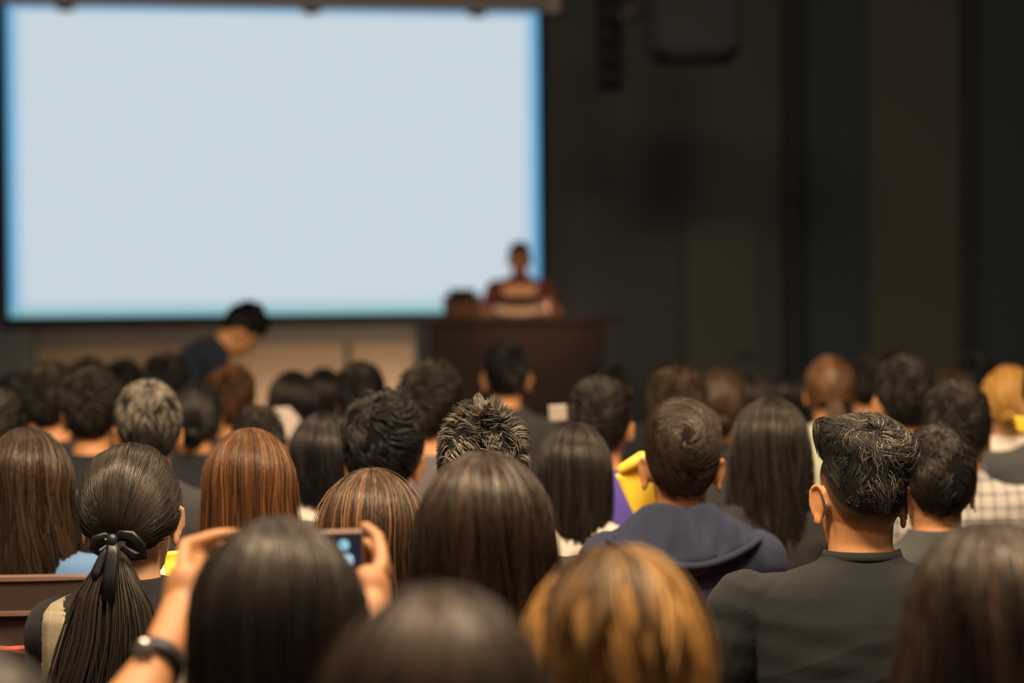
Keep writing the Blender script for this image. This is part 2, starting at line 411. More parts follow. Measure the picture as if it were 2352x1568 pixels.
def hair_tied(seed, n=1800, w=.0016, tie=(0, 122), th=.011, tail=.30, tailw=.05, K=12, bun=0.0, locks=90, tones=.45, nt_=900, tail_dx=.0, depth=.13, twave=.006):
    """hair combed back to a tie; a tail (or a bun) hangs from it"""
    g = np.random.default_rng(seed)
    nu, nv = 64, 26
    def thick(TH, PH): return th + .0018 * lumps(PH, TH, seed, 10, 2)
    ph = np.linspace(-math.pi, math.pi, nu, endpoint=False); q = np.linspace(0.01, 1, nv)
    PH, Q = np.meshgrid(ph, q); TH = Q * hem_angle(PH, HEM_W)
    hh = thick(TH, PH) * np.clip((1.02 - Q) * 6, .2, 1)
    shell = (nape(HC + sph(TH, PH) * (HA + hh[..., None] * .85), .003).reshape(-1, 3), gridfaces(nu, nv, True), np.full(nu * nv, .08))
    td = sph(np.array(R(tie[1])), np.array(R(tie[0])))
    lth = np.arccos(1 - 1.55 * g.uniform(0, 1, locks)); lph = g.uniform(-math.pi, math.pi, locks); li = g.integers(0, locks, n)
    th0 = lth[li] + g.normal(0, .09, n); ph0 = lph[li] + g.normal(0, .07, n) / np.maximum(np.sin(lth[li]), .2)
    d0 = sph(th0, ph0)
    s = np.linspace(0, 1, K)[None, :, None]
    s2 = s * .97
    # the crown goes up and over before it runs down to the tie
    d = d0[:, None, :] * (1 - s2) + td[None, None, :] * s2
    d = d + g.normal(0, .018, (n, 1, 3)) * s * (1 - s) + np.array((0, 0, .10)) * s * (1 - s) * (d0[:, None, 1:2] > 0)
    side = np.where(d0[:, 0] > 0, 1, -1)[:, None, None] * np.array((1., 0, 0)) * (1 - np.abs(d0[:, 2]))[:, None, None]
    d = d + side * .22 * s * (1 - s)
    d /= np.linalg.norm(d, axis=2, keepdims=True)
    TH = np.arccos(np.clip(d[..., 2], -1, 1)); PH = np.arctan2(d[..., 0], -d[..., 1])
    keep = th0 < hem_angle(ph0, HEM_W) * .98
    off = thick(TH, PH) + (g.uniform(-.0012, .0022, locks)[li] + g.uniform(-.001, .0015, n))[:, None]
    p = nape(HC + d * (HA + off[..., None]), .004)
    lt = g.uniform(0, 1, locks) ** 1.5
    tone = np.clip(tones * lt[li] + g.uniform(0, .25, n), 0, 1)
    parts = [shell, strands(p[keep], w, tone[keep])]
    T0 = HC + td * (HA + .014)
    if tail:
        m = nt_; K2 = 16; s = np.linspace(0, 1, K2)[None, :]
        L2 = 26; l2 = g.integers(0, L2, m)
        a = g.uniform(0, 6.28, L2)[l2] + g.normal(0, .25, m); r = np.sqrt(g.uniform(0, 1, L2))[l2] + g.normal(0, .12, m)
        prof = np.interp(s[0], [0, .06, .3, .7, 1], [.012, .016, tailw * .75, tailw, tailw * .55])[None, :]
        ln = g.uniform(.8, 1.05, L2)[l2][:, None]
        wv = twave * np.sin(s * 9 + g.uniform(0, 6.28, L2)[l2][:, None])
        x = T0[0] + tail_dx * s + np.cos(a)[:, None] * r[:, None] * prof + wv * s
        y = T0[1] - .028 * np.sin(np.minimum(s * 2.2, 1) * math.pi * .5) - (depth - .105) * s + np.sin(a)[:, None] * r[:, None] * prof * .55
        z = T0[2] + .006 * np.sin(s * 8) * (s < .3) - s * tail * ln
        pp = np.stack([x, y, z], -1); O = np.clip(tones * g.uniform(0, 1, L2)[l2] + g.uniform(0, .2, m), 0, 1)
        parts.append(strands(pp, w * 1.2, O))
        rr = np.linspace(0, 2 * math.pi, 20, endpoint=False); ss = np.linspace(0, .9, 14); RR, SS = np.meshgrid(rr, ss)
        pr = np.interp(SS, [0, .06, .3, .7, .9], [.010, .013, tailw * .6, tailw * .75, tailw * .3])
        core = np.stack([T0[0] + tail_dx * SS + np.cos(RR) * pr, T0[1] - .028 * np.sin(np.minimum(SS * 2.2, 1) * math.pi * .5) - (depth - .105) * SS + np.sin(RR) * pr * .5, T0[2] - SS * tail], -1)
        parts.append((core.reshape(-1, 3), gridfaces(20, 14, True), np.full(280, .05)))
    if bun:
        m = 700; K2 = 14; s = np.linspace(0, 1, K2)[None, :]
        c = T0 + td * bun * .6
        a0 = g.uniform(0, 6.28, m)[:, None]; b0 = g.uniform(0, 6.28, m)[:, None]
        A = a0 + s * 2.2; B_ = b0 + s * 1.5
        rr = bun * (.62 + .38 * np.cos(B_)); hh = bun * .42 * np.sin(B_)
        u = np.array((1., 0, 0)); vv = np.cross(td, u); vv /= np.linalg.norm(vv)
        pp = c + np.cos(A)[..., None] * rr[..., None] * u + np.sin(A)[..., None] * rr[..., None] * vv + hh[..., None] * td
        parts.append(strands(pp, w * 1.6, np.clip(g.uniform(0, tones, m), 0, 1)))
        rr = np.linspace(0, 2 * math.pi, 20, endpoint=False); q = np.linspace(.03, .97, 12) * math.pi; RR, QQ = np.meshgrid(rr, q)
        core = c + bun * .88 * (np.sin(QQ) * np.cos(RR))[..., None] * u + bun * .88 * (np.sin(QQ) * np.sin(RR))[..., None] * vv + bun * .42 * np.cos(QQ)[..., None] * td
        parts.append((core.reshape(-1, 3), gridfaces(20, 12, True), np.full(240, .05)))
    return hair_mesh('hair', parts)
#HAIRCUSTOM
# ------------------------------------------------------------------ bodies (person-local: origin on the floor, +Y is forward)
TOP = 1.332                      # top of the hair of a seated person of scale 1
def head_matrix(hy=0, hp=0, hr=0, dz=0.0):
    return Matrix.Translation((0, .004, 1.185 + dz)) @ Matrix.Rotation(R(hy), 4, 'Z') @ Matrix.Rotation(R(-hp), 4, 'X') @ Matrix.Rotation(R(hr), 4, 'Y')
def default_arms(b, dz=0.0, aw=1.0):
    out = []
    for s in (-1, 1):
        S = np.array((.178 * b * s * aw, -.004, 1.0 + dz)); E = np.array((.225 * b * s * aw, .02, .735 + dz)); W = np.array((.12 * s, .25, .63 + dz))
        Pm = np.array((.105 * s, .31, .622 + dz)); fg = []
        for k in range(4):
            x = Pm[0] + (k - 1.5) * .019; l = (.062, .072, .068, .052)[k if s < 0 else 3 - k]
            fg.append(([(x, Pm[1] + .03, Pm[2]), (x, Pm[1] + .03 + l * .5, Pm[2] - .002), (x, Pm[1] + .03 + l, Pm[2] - .016)], [.0095, .009, .0075]))
        fg.append(([(Pm[0] - s * .028, Pm[1] - .02, Pm[2]), (Pm[0] - s * .05, Pm[1] + .01, Pm[2] + .002), (Pm[0] - s * .052, Pm[1] + .035, Pm[2] - .004)], [.012, .0105, .0085]))
        out.append(dict(S=S, E=E, W=W, palm=(Pm, (.040, .045, .014)), fingers=fg))
    return out
def ear(mb, s, Mx, big=1.0):
    M = Matrix.Translation((s * .0775, -.002, -.004)) @ Matrix.Rotation(R(-s * 30), 4, 'Z') @ Matrix.Rotation(R(-8), 4, 'X')
    A = Mx @ M
    # pinna: thin dished plate whose rear edge stands out, with a rolled rim and a lobe
    mb.ell(A @ Vector((s * .006, -.004, .003)), (.0056 * big, .0170 * big, .029 * big), A.to_3x3().to_4x4())
    rim = []
    for k in range(13):
        a = R(-25 + k * 21.5)
        rim.append(A @ Vector((s * (.010 + .003 * math.sin(a)), -.004 - .0175 * math.cos(a) * big, .004 + .030 * math.sin(a) * big)))
    mb.tube(rim, [.0048] * 13, n=8)
    mb.ell(A @ Vector((s * .008, .001, -.026 * big)), (.0062, .0105, .0125), A.to_3x3().to_4x4())
    mb.ell(A @ Vector((-s * .004, .004, 0)), (.012, .012, .018), A.to_3x3().to_4x4())
def torso_secs(b, o, dz=0.0, bust=0.0):
    return [(.46 + dz, 0, .0, .165 * b + o, .125 + o), (.60 + dz, 0, 0, .152 * b + o, .112 + o), (.76 + dz, 0, -.005, .148 * b + o, .103 + o),
            (.90 + dz, 0, -.008 + bust * .3, .165 * b + o, .110 + o + bust), (.975 + dz, 0, -.012, .176 * b + o, .102 + o), (1.02 + dz, 0, -.016, .172 * b + o, .086 + o),
            (1.045 + dz, 0, -.017, .145 * b + o, .076 + o), (1.062 + dz, 0, -.016, .105 * b + o, .068 + o)]
def arm_tubes(mb, arms, o, b, upto=2.0, hands=False):
    for a in arms:
        S, E, W = (np.array(a[k], float) for k in 'SEW')
        mb.ell(S + np.array((0, 0, -.012)), (.062 * b ** .5 + o, .060 + o, .060 + o))
        mb.ell(S * np.array((.70, 1, 1)) + np.array((0, -.010, .022)), (.070 * b + o, .050 + o, .030 + o))
        u = min(upto, 1.0)
        mb.tube([S, S + (E - S) * .5 * u, S + (E - S) * u], [.055 * b ** .5 + o, .050 * b ** .5 + o, .042 + o], n=14)
        if upto > 1:
            k = upto - 1
            mb.tube([E, E + (W - E) * .35 * k, E + (W - E) * k], [.043 + o, .042 + o, (.042 - .015 * k) + o], n=14)
        if hands:
            if a.get('palm') is not None:
                c, r = a['palm'][:2]
                mb.tube([W, np.array(c)], [.026, .026], n=12)
                Mp = a['palm'][2] if len(a['palm']) > 2 else None
                mb.ell(c, r, Mp)
            for pts, rad in a['fingers']: mb.tube(pts, rad, n=8)
def legs(mb, o, stand=False, upto=1.0):
    for s in (-1, 1):
        if stand:
            mb.tube([(.09 * s, 0, .90), (.10 * s, .01, .50), (.10 * s, -.01, .10)], [.085 + o, .060 + o, .040 + o], n=14)
        else:
            mb.tube([(.085 * s, .02, .53), (.095 * s, .20, .535), (.105 * s, .38, .52)], [.088 + o, .078 + o, .062 + o], n=14)
            mb.tube([(.105 * s, .39, .51), (.105 * s, .38, .30), (.105 * s, .34, .10)], [.060 + o, .054 + o, .038 + o], n=14)
def build_body(b, Mt, Mh, arms, voxel, stand, dz, bust, earbig=1.0):
    mb = MB(); M = Mt @ Mh
    def E(c, r): mb.ell(M @ Vector(c), r, M.to_3x3().to_4x4())
    E((0, -.008, .030), (.076, .096, .100)); E((0, .028, -.028), (.062, .062, .082)); E((0, .062, -.086), (.030, .024, .022))
    E((0, .026, -.062), (.056, .055, .046)); E((0, .078, .022), (.048, .014, .012)); E((0, .092, -.060), (.022, .010, .010))
    mb.tube([M @ Vector((0, .088, .012)), M @ Vector((0, .108, -.026))], [.007, .012], n=10)
    for s in (-1, 1):
        E((s * .042, .062, -.018), (.020, .020, .022)); ear(mb, s, M, earbig)
    nk = .055 * (.55 + .45 * b)
    mb.tube([M @ Vector((0, -.012, -.035)), M @ Vector((0, -.012, -.075)), Mt @ Vector((0, -.014, 1.085 + dz)), Mt @ Vector((0, -.014, 1.04 + dz))], [nk, nk, nk * 1.06, nk * 1.3], n=20, cap=False)
    mb.loft(torso_secs(b, -.004, dz, bust), M=Mt)
    am = [dict(a) for a in arms]
    arm_tubes(mb, am, -.002, b, 2.0, True)
    legs(mb, -.002, stand)
    for s in (-1, 1):
        y = .02 if stand else .38
        mb.ell((.11 * s, y + .03, .045), (.042, .115, .042))
    me = remesh(mb, 'body', voxel, 2)
    # eyes, brows and lips are patches of the one skin surface
    co = get_co(me); Mi = np.array((Mt @ Mh).inverted())
    n = len(me.polygons); cen = np.empty(n * 3, np.float32); me.polygons.foreach_get('center', cen)
    c = xf(Mi, cen.reshape(-1, 3)); idx = np.zeros(n, np.int32)
    for s in (-1, 1):
        idx[(((c[:, 0] - s * .031) / .015) ** 2 + ((c[:, 2] - .004) / .007) ** 2 < 1) & (c[:, 1] > .04)] = 1
        idx[(((c[:, 0] - s * .031) / .020) ** 2 + ((c[:, 2] - .026) / .005) ** 2 < 1) & (c[:, 1] > .04)] = 1
    idx[((c[:, 0] / .022) ** 2 + ((c[:, 2] + .060) / .008) ** 2 < 1) & (c[:, 1] > .06)] = 2
    for _ in range(3): me.materials.append(None)
    me.polygons.foreach_set('material_index', idx)
    return me
def build_shirt(b, Mt, arms, voxel, dz, bust, sleeve, folds, seed, neck=0.0, o=.008):
    mb = MB()
    secs = torso_secs(b, o, dz, bust)
    if neck < 0: secs = secs[:neck]
    else: secs = secs + [(1.078 + dz, 0, -.015, .080 + o * .6, .066 + o * .6), (1.090 + dz + neck, 0, -.014, .066, .062)]
    mb.loft(secs, M=Mt)
    arm_tubes(mb, arms, o, b, sleeve)
    me = remesh(mb, 'shirt', voxel, int(.05 / voxel))
    if folds:
        co = get_co(me); no = get_no(me)
        f = wob(co, seed, (28, 20, 60), 7) + .6 * wob(co, seed + 1, (70, 40, 50), 7)
        w1 = wob(co, seed + 2, (20, 12, 24), 4); f = f + .8 * (1 - np.clip(np.abs(w1), 0, 1)) ** 4 * (.5 + .5 * wob(co, seed + 3, (9, 9, 9), 3)) - .1
        k = np.clip((1.06 + dz - co[:, 2]) * 8, .1, 1)
        set_co(me, co + no * (folds * f * k)[:, None])
    return me
def build_trousers(b, voxel, stand, dz):
    mb = MB(); mb.loft([(.42 + dz, 0, 0, .14 * b, .11), (.50 + dz, 0, 0, .175 * b, .135), (.60 + dz, 0, 0, .168 * b, .126), (.62 + dz, 0, 0, .160 * b, .12)])
    legs(mb, .010, stand)
    return remesh(mb, 'trousers', voxel, 2)

BODY_CACHE = {}
def person(px, py, d, hair, hm, shirt, label, b=1.0, yaw=0.0, hy=0, hp=0, hr=0, sk=None, voxel=.011, sleeve=.62, folds=.002, arms=None,
           stand=False, lean=0.0, floor=0.0, bust=0.0, neck=0.0, group=None, scale=None, earbig=1.0, arms_world=None, trousers=None, hs=1.0, key=None, dup_top=0.0, aw=1.0):
    dz = .42 if stand else 0.0
    Mh = head_matrix(hy, hp, hr, dz)
    hip = Matrix.Translation((0, 0, .52 + dz))
    Mt = hip @ Matrix.Rotation(R(-lean), 4, 'X') @ hip.inverted()
    tgt = P(px, py, d)
    top_local = (Mt @ Mh) @ Vector((0, -.005, .147 + dup_top))
    s = scale if scale else (tgt.z - floor) / top_local.z
    Rz = Matrix.Rotation(R(yaw), 4, 'Z')
    hl = (Mt @ Mh) @ Vector((0, 0, 0)); off = Rz @ (hl * s)
    root = empty('person', (tgt.x - off.x, tgt.y - off.y, floor), R(yaw), s)
    W = Matrix.Translation(root.location) @ Rz @ Matrix.Scale(s, 4)
    if arms_world is not None: A = arms_world(W.inverted(), s)
    elif arms is not None: A = arms
    else: A = default_arms(b, dz, aw)
    if lean:
        dn = np.array((0, 0, -1.0)); A = []
        for sg in (-1, 1):
            S_ = np.array(Mt @ Vector((.185 * sg * b, -.004, .995 + dz))); E_ = S_ + dn * .27 + np.array((.03 * sg, .03, 0)); W_ = E_ + dn * .24 + np.array((0, .08, 0)); pc = W_ + dn * .07
            A.append(dict(S=S_, E=E_, W=W_, palm=(pc, (.016, .040, .045)), fingers=[([pc + (0, (k - 1.5) * .018, -.03), pc + (-.004 * sg, (k - 1.5) * .018 + .006, -.065), pc + (-.012 * sg, (k - 1.5) * .017 + .012, -.09)], [.0095, .009, .0075]) for k in range(4)] + [([pc + (0, .03, .0), pc + (0, .05, -.025)], [.012, .009])]))
    ck = key or (b, hy, hp, hr, voxel, sleeve, stand, lean, bust, neck, folds > 0, earbig, aw)
    if arms is not None or arms_world is not None: ck = None
    if ck is None or ck not in BODY_CACHE:
        trio = (build_body(b, Mt, Mh, A, voxel, stand, dz, bust, earbig), build_shirt(b, Mt, A, voxel, dz, bust, sleeve, folds, int(px) % 97, neck), build_trousers(b, .012, stand, dz))
        if ck is not None: BODY_CACHE[ck] = trio
    else: trio = BODY_CACHE[ck]
    body = link('body', trio[0], [sk or SKIN, EYE, LIP], root)
    sh = link('shirt', trio[1], shirt, root)
    tr = link('trousers', trio[2], trousers or cloth('dark_denim', (.02, .025, .035)), root)
    hr_o = None
    if hair is not None: hr_o = link('hair', hair, [hm, UNDER[hm.name]], root, (Mt @ Mh) @ Matrix.Scale(hs, 4))
    tag(root, label, 'person', group)
    return dict(root=root, body=body, shirt=sh, hair=hr_o, M=Mt @ Mh, W=W, s=s, Mt=Mt)
# ------------------------------------------------------------------ the hall: its front wall is turned 11 degrees away to the right
WA = R(11.2)
U = Vector((math.cos(WA), math.sin(WA), 0)); NRM = Vector((math.sin(WA), -math.cos(WA), 0))   # NRM points at the audience
W0 = Vector((0, 19.22, 0))
def on_wall(px, py, off=0.0):
    o = CAM_M.translation; d = (P(px, py, 1.0) - o)
    p0 = W0 + NRM * off
    k = (p0 - o).dot(NRM) / d.dot(NRM)
    h = o + d * k
    return (h - W0).dot(U), h.z
def hall(u, n, z): return W0 + U * u + NRM * n + Vector((0, 0, z))
HALL = Matrix.Translation(W0) @ Matrix(((U.x, NRM.x, 0, 0), (U.y, NRM.y, 0, 0), (0, 0, 1, 0), (0, 0, 0, 1)))
def hbox(name, u0, u1, n0, n1, z0, z1, m, parent=None, bev=0.0):
    mb = MB(); mb.box((u0, n0, z0), (u1, n1, z1), HALL)
    me = mb.mesh(name, False)
    o = link(name, me, m, parent)
    if bev: bevel_obj(o, bev)
    return o
def struct(o): o['kind'] = 'structure'; return o
wall_dark = plain('wall_dark_fabric', (.115, .122, .120), .9, .2, 0, .2, 30, .1)
wall_blue = plain('wall_blue_black', (.070, .090, .110), .8, .3, 0, .1, 20, .1)
wall_black = plain('wall_black', (.060, .064, .068), .8, .2)
wall_brown = plain('wall_brown_panel', (.20, .135, .085), .6, .3, 0, .05, 8, .1)
wall_top = plain('wall_case_shade', (.10, .085, .075), .7, .3)
carpet = plain('carpet_charcoal', (.06, .055, .05), .95, .1, 0, .5, 300, .3)
struct(hbox('floor', -7.5, 7.5, -.2, 22, -.1, 0, carpet))
struct(hbox('ceiling', -7.5, 7.5, -.2, 22, 5.2, 5.3, wall_black))
struct(hbox('wall_front', -7.5, 7.5, -.2, -.05, 0, 5.2, wall_dark))
struct(hbox('wall_left', -7.6, -7.5, -.2, 22, 0, 5.2, wall_dark))
struct(hbox('wall_right', 7.5, 7.6, -.2, 22, 0, 5.2, wall_dark))
struct(hbox('stage_platform', -5.2, 4.2, 0, 3.6, 0, .2, plain('stage_board', (.08, .055, .04), .5)))
def panel(name, px0, px1, py0, py1, m, n0=-.05, n1=.02, py_mid=700, zmin=None, zmax=None, bev=0.0):
    u0, z1 = on_wall(px0, py0, n1); u1, z0 = on_wall(px1, py1, n1)
    if zmin is not None: z0 = zmin
    if zmax is not None: z1 = zmax
    return hbox(name, u0, u1, n0, n1, z0, z1, m, bev=bev)
# brown wainscot under the screen in two panels with a dark joint, and a strip painting in screen-case shade
struct(panel('trim_1', 82, 792, 750, 950, wall_brown, zmin=.2))
struct(panel('trim_2', 806, 952, 750, 950, wall_brown, zmin=.2))
struct(panel('trim_3', -400, 78, 745, 950, wall_dark, zmin=.2, n1=.06))
struct(panel('trim_4', 82, 952, 738, 788, wall_top, n1=.035))
# bays of the wall right of the screen
struct(panel('trim_5', 1800, 1852, 0, 900, wall_black, zmin=0, zmax=5.2, n1=.04))
struct(panel('trim_6', 1852, 1992, 0, 900, wall_blue, zmin=0, zmax=5.2, n1=.16))
struct(panel('trim_7', 1992, 2205, 0, 900, plain('wall_warm_dark', (.140, .137, .115), .9, .2), zmin=0, zmax=5.2, n1=.12))
struct(panel('trim_8', 2205, 2250, 0, 900, wall_black, zmin=0, zmax=5.2, n1=.04))
struct(panel('trim_9', 2250, 2700, 0, 900, wall_blue, zmin=0, zmax=5.2, n1=.1))
dr = struct(panel('door_1', 1572, 1735, 508, 900, plain('door_olive', (.135, .14, .115), .8), zmin=0, n1=.03))
u, z = on_wall(1722, 720, .03)
mb = MB(); mb.tube([hall(u, .03, 1.0), hall(u, .09, 1.0), hall(u - .12, .09, 1.0)], [.012] * 3, n=10)
link('door_handle', mb.mesh('door_handle'), plain('door_steel', (.10, .10, .10), .4, .5, 1), dr)

# projection screen
SCN = .08
ul, zt = on_wall(12, 9, SCN); ur, _ = on_wall(1236, 30, SCN); _, zb = on_wall(620, 722, SCN); _, zt = on_wall(620, 18, SCN)
sm, N, L, B = nt('picture_with_fringe')
out = N['Material Output']; N.remove(B)
em = N.new('ShaderNodeEmission'); L.new(em.outputs[0], out.inputs[0])
tc = N.new('ShaderNodeTexCoord'); sp = N.new('ShaderNodeSeparateXYZ'); L.new(tc.outputs['UV'], sp.inputs[0])
def mth(op, a, b=None):
    n = N.new('ShaderNodeMath'); n.operation = op
    for i, x in enumerate((a, b)):
        if x is None: continue
        if isinstance(x, (int, float)): n.inputs[i].default_value = x
        else: L.new(x, n.inputs[i])
    return n.outputs[0]
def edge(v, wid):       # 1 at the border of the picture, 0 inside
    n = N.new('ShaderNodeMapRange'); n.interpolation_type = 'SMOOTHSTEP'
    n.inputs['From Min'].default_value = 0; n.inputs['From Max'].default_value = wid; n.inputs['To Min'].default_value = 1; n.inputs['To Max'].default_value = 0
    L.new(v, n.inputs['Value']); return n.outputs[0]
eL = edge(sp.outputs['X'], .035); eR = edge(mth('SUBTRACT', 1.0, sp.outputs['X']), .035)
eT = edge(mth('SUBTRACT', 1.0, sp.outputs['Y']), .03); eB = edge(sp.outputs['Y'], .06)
side = mth('MAXIMUM', mth('MAXIMUM', eL, eR), eT)  # blue and teal edge tints paint the lens-blur fringe into the emission
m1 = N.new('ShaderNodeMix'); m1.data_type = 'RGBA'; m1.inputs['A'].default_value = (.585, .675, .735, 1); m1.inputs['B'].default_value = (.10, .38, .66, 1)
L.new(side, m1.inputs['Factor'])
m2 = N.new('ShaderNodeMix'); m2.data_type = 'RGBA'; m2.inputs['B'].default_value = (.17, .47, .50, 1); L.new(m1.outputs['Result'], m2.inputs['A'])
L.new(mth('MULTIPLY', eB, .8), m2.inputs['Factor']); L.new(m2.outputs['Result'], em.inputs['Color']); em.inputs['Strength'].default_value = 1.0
root = empty('projection_screen', hall((ul + ur) / 2, SCN, zb))
tag(root, 'large blank pale blue projection screen hanging on the dark front wall', 'screen')
def sbox(name, u0, u1, n0, n1, z0, z1, m, bev=0.0):
    o = hbox(name, u0, u1, n0, n1, z0, z1, m, bev=bev); o.parent = root; o.matrix_parent_inverse = Matrix.Translation(root.location).inverted(); return o
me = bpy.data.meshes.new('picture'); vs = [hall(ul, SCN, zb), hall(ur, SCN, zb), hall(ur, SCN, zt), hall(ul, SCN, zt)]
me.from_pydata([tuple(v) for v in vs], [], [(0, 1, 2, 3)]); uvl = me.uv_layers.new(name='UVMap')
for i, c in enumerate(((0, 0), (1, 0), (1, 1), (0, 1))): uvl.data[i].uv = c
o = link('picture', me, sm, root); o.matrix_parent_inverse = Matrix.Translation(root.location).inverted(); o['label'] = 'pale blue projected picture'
blk = plain('screen_masking', (.016, .016, .016), .7, .2)
sbox('backing', ul - .05, ur + .05, -.04, SCN - .01, zb - .06, zt + .06, blk)
fr = sbox('masking_border', ul - .06, ul, SCN - .02, SCN + .02, zb - .10, zt + .05, blk)
sbox('masking_border', ur, ur + .03, SCN - .02, SCN + .02, zb - .10, zt + .05, blk)
sbox('bottom_batten', ul, ur, SCN - .02, SCN + .03, zb - .09, zb, blk)
hs_ = sbox('roller_housing', ul - .3, ur + .12, -.02, .26, zt - .01, zt + .20, plain('housing_grey', (.42, .36, .34), .6), .02)
sbox('housing_end_cap', ur + .07, ur + .14, -.03, .27, zt - .02, zt + .21, plain('cap_lit', (.80, .62, .52), .5), .02)  # pale cap colour paints in the light on this end
for px in (150, 715, 1095):
    u, _ = on_wall(px, 20, .1)
    mb = MB(); mb.ell((u, .10, zt - .01), (.085, .07, .045)); me = mb.mesh('clamp'); 
    co = get_co(me); set_co(me, xf(HALL, co))
    o = link('clamp', me, blk, root); o.matrix_parent_inverse = Matrix.Translation(root.location).inverted()
area('screen_light', hall((ul + ur) / 2, 0, 0), (.01, .01), 0, (1, 1, 1), (0, 0, 0)) if False else None
# warm wash on the low wall and a reading light over the lectern
area('wall_wash', tuple(hall(-1.0, 2.4, 4.6)), (1.0, .4), 0.0, WARM, tuple(hall(-1.2, 0, .6))) if False else None
for u_, e_ in ((-3.2, 4.0), (-1.9, 8), (-.9, 11)):
    f = empty('footlight', hall(u_, .75, .2)); tag(f, {-3.2: 'leftmost', -1.9: 'middle', -.9: 'rightmost'}[u_] + ' of the three small black uplights standing on the stage below the screen', 'lamp', 'footlights along the stage')
    mb = MB(); mb.rings([[(.07 * math.cos(a) * q, .07 * math.sin(a) * q, h) for a in np.arange(16) * math.pi / 8] for q, h in ((1, 0), (1.05, .03), (.8, .05), (.9, .12), (.82, .125), (.7, .09))])
    link('housing', mb.mesh('housing'), blk, f)
    l = area('footlight_beam', tuple(hall(u_, .75, .34)), (.3, .1), e_, WARM, tuple(hall(u_, -.3, .65))); l.data.spread = R(130)

# hanging loudspeaker column, projector box and a small lamp high on the right
def hang(name, label, cat, px0, px1, py0, py1, d, depth, m, bev):
    a = P(px0, py1, d); b = P(px1, py0, d)
    r = empty(name, ((a.x + b.x) / 2, a.y, a.z)); tag(r, label, cat)
    mb = MB(); w = (b.x - a.x) / 2; h = b.z - a.z
    mb.box((-w, 0, 0), (w, depth, h)); o = link('cabinet', mb.mesh('cabinet', False), m, r); bevel_obj(o, bev, 4)
    return r, w, h
r, w, h = hang('column_loudspeaker', 'tall black loudspeaker column hanging from the ceiling right of the screen', 'loudspeaker', 1372, 1430, -90, 202, 15.5, .3, plain('speaker_black', (.010, .011, .012), .9, .1), .02)
mb = MB()
for k in range(6): mb.box((-w * .85, -.012, .03 + k * h / 6), (w * .85, 0, h / 6 * (k + 1) - .01))
link('grille', mb.mesh('grille', False), plain('grille_black', (.008, .008, .009), .8), r)
mb = MB(); mb.tube([(0, .15, h), (0, .15, 5.2 - r.location.z)], [.02, .02], n=10); link('hanging_pole', mb.mesh('hanging_pole'), blk, r)
r, w, h = hang('ceiling_projector', 'dark rounded projector box hanging under the ceiling at the upper right', 'projector', 1492, 1705, -60, 135, 14.0, .5, plain('projector_black', (.05, .05, .055), .9, .1), .09)
mb = MB(); mb.tube([(-w * .85, -.02, .05), (-w * .5, -.05, .012), (w * .5, -.05, .012), (w * .85, -.02, .05)], [.022] * 4, n=10); link('bottom_rail', mb.mesh('bottom_rail'), plain('rail_black', (.007, .007, .009), .6), r)
mb = MB(); mb.tube([(0, .25, h), (0, .25, 5.2 - r.location.z)], [.03, .03], n=10); link('hanging_pole', mb.mesh('hanging_pole'), blk, r)
p = P(1450, 28, 15.0)
r = empty('spotlight', p); tag(r, 'small dim spotlight can between the loudspeaker column and the projector', 'lamp')
mb = MB(); mb.tube([(0, .16, .03), (0, 0, 0)], [.06, .07], n=16); link('lamp_can', mb.mesh('lamp_can'), plain('lamp_can', (.06, .055, .045), .5), r)
mb = MB(); mb.tube([(0, .1, .05), (0, .1, 5.2 - p.z)], [.012, .012], n=8); link('hanging_pole', mb.mesh('hanging_pole'), blk, r)

# lectern with its things, and the footing of the speaker
wood = plain('lectern_wood', (.052, .031, .022), .6, .2, 0, .05, 14, .3)
lz = P(1190, 733, 16.4).z
a = P(972, 733, 16.4).x; b = P(1402, 733, 16.4).x
r = empty('lectern', ((a + b) / 2, 16.4, .2)); tag(r, 'wide dark wooden lectern desk on the stage in front of the speaker', 'lectern')
w = (b - a) / 2; h = lz - .2
def lbox(name, lo, hi, m, bev=.006):
    mb = MB(); mb.box(lo, hi); o = link(name, mb.mesh(name, False), m, r); bevel_obj(o, bev); return o
lbox('front_panel', (-w + .05, 0, .06), (w - .05, .03, h - .03), wood)
lbox('side_panel', (-w - .05, -.01, 0), (-w + .05, .62, h - .03), plain('lectern_slate', (.035, .040, .048), .5))
lbox('side_panel', (w - .05, -.01, 0), (w + .05, .62, h - .03), plain('lectern_black', (.022, .022, .022), .5))
lbox('plinth', (-w + .02, .02, 0), (w - .02, .6, .06), blk)
lbox('desktop', (-w - .07, -.03, h - .03), (w + .07, .66, h + .012), wood)
def D(px, py, d):  # point
    return P(px, py, d)
top = lz + .012
p = D(1062, 700, 16.62)
r = empty('laptop', (p.x, 16.62, top)); tag(r, 'small dark laptop standing open on the left of the lectern', 'laptop')
lbox('keyboard_base', (-.13, 0, 0), (.13, .2, .02), plain('laptop_grey', (.10, .055, .035), .4), .004)
mb = MB(); mb.box((-.13, -.008, 0), (.13, .008, .15), Matrix.Translation((0, 0, .01)) @ Matrix.Rotation(R(12), 4, 'X')); o = link('lid', mb.mesh('lid', False), plain('laptop_lid', (.13, .07, .045), .4), r)
mb = MB(); mb.box((-.09, -.012, .10), (.09, .004, .18), Matrix.Translation((0, 0, .02)) @ Matrix.Rotation(R(12), 4, 'X')); o = link('lid_sticker', mb.mesh('lid_sticker', False), blk, r)
p = D(1192, 716, 16.55)
r = empty('open_folder', (p.x, 16.50, top)); tag(r, 'open pale folder of papers lying tilted on the lectern before the speaker', 'folder')
paper = plain('paper_cream', (.75, .55, .36), .7)
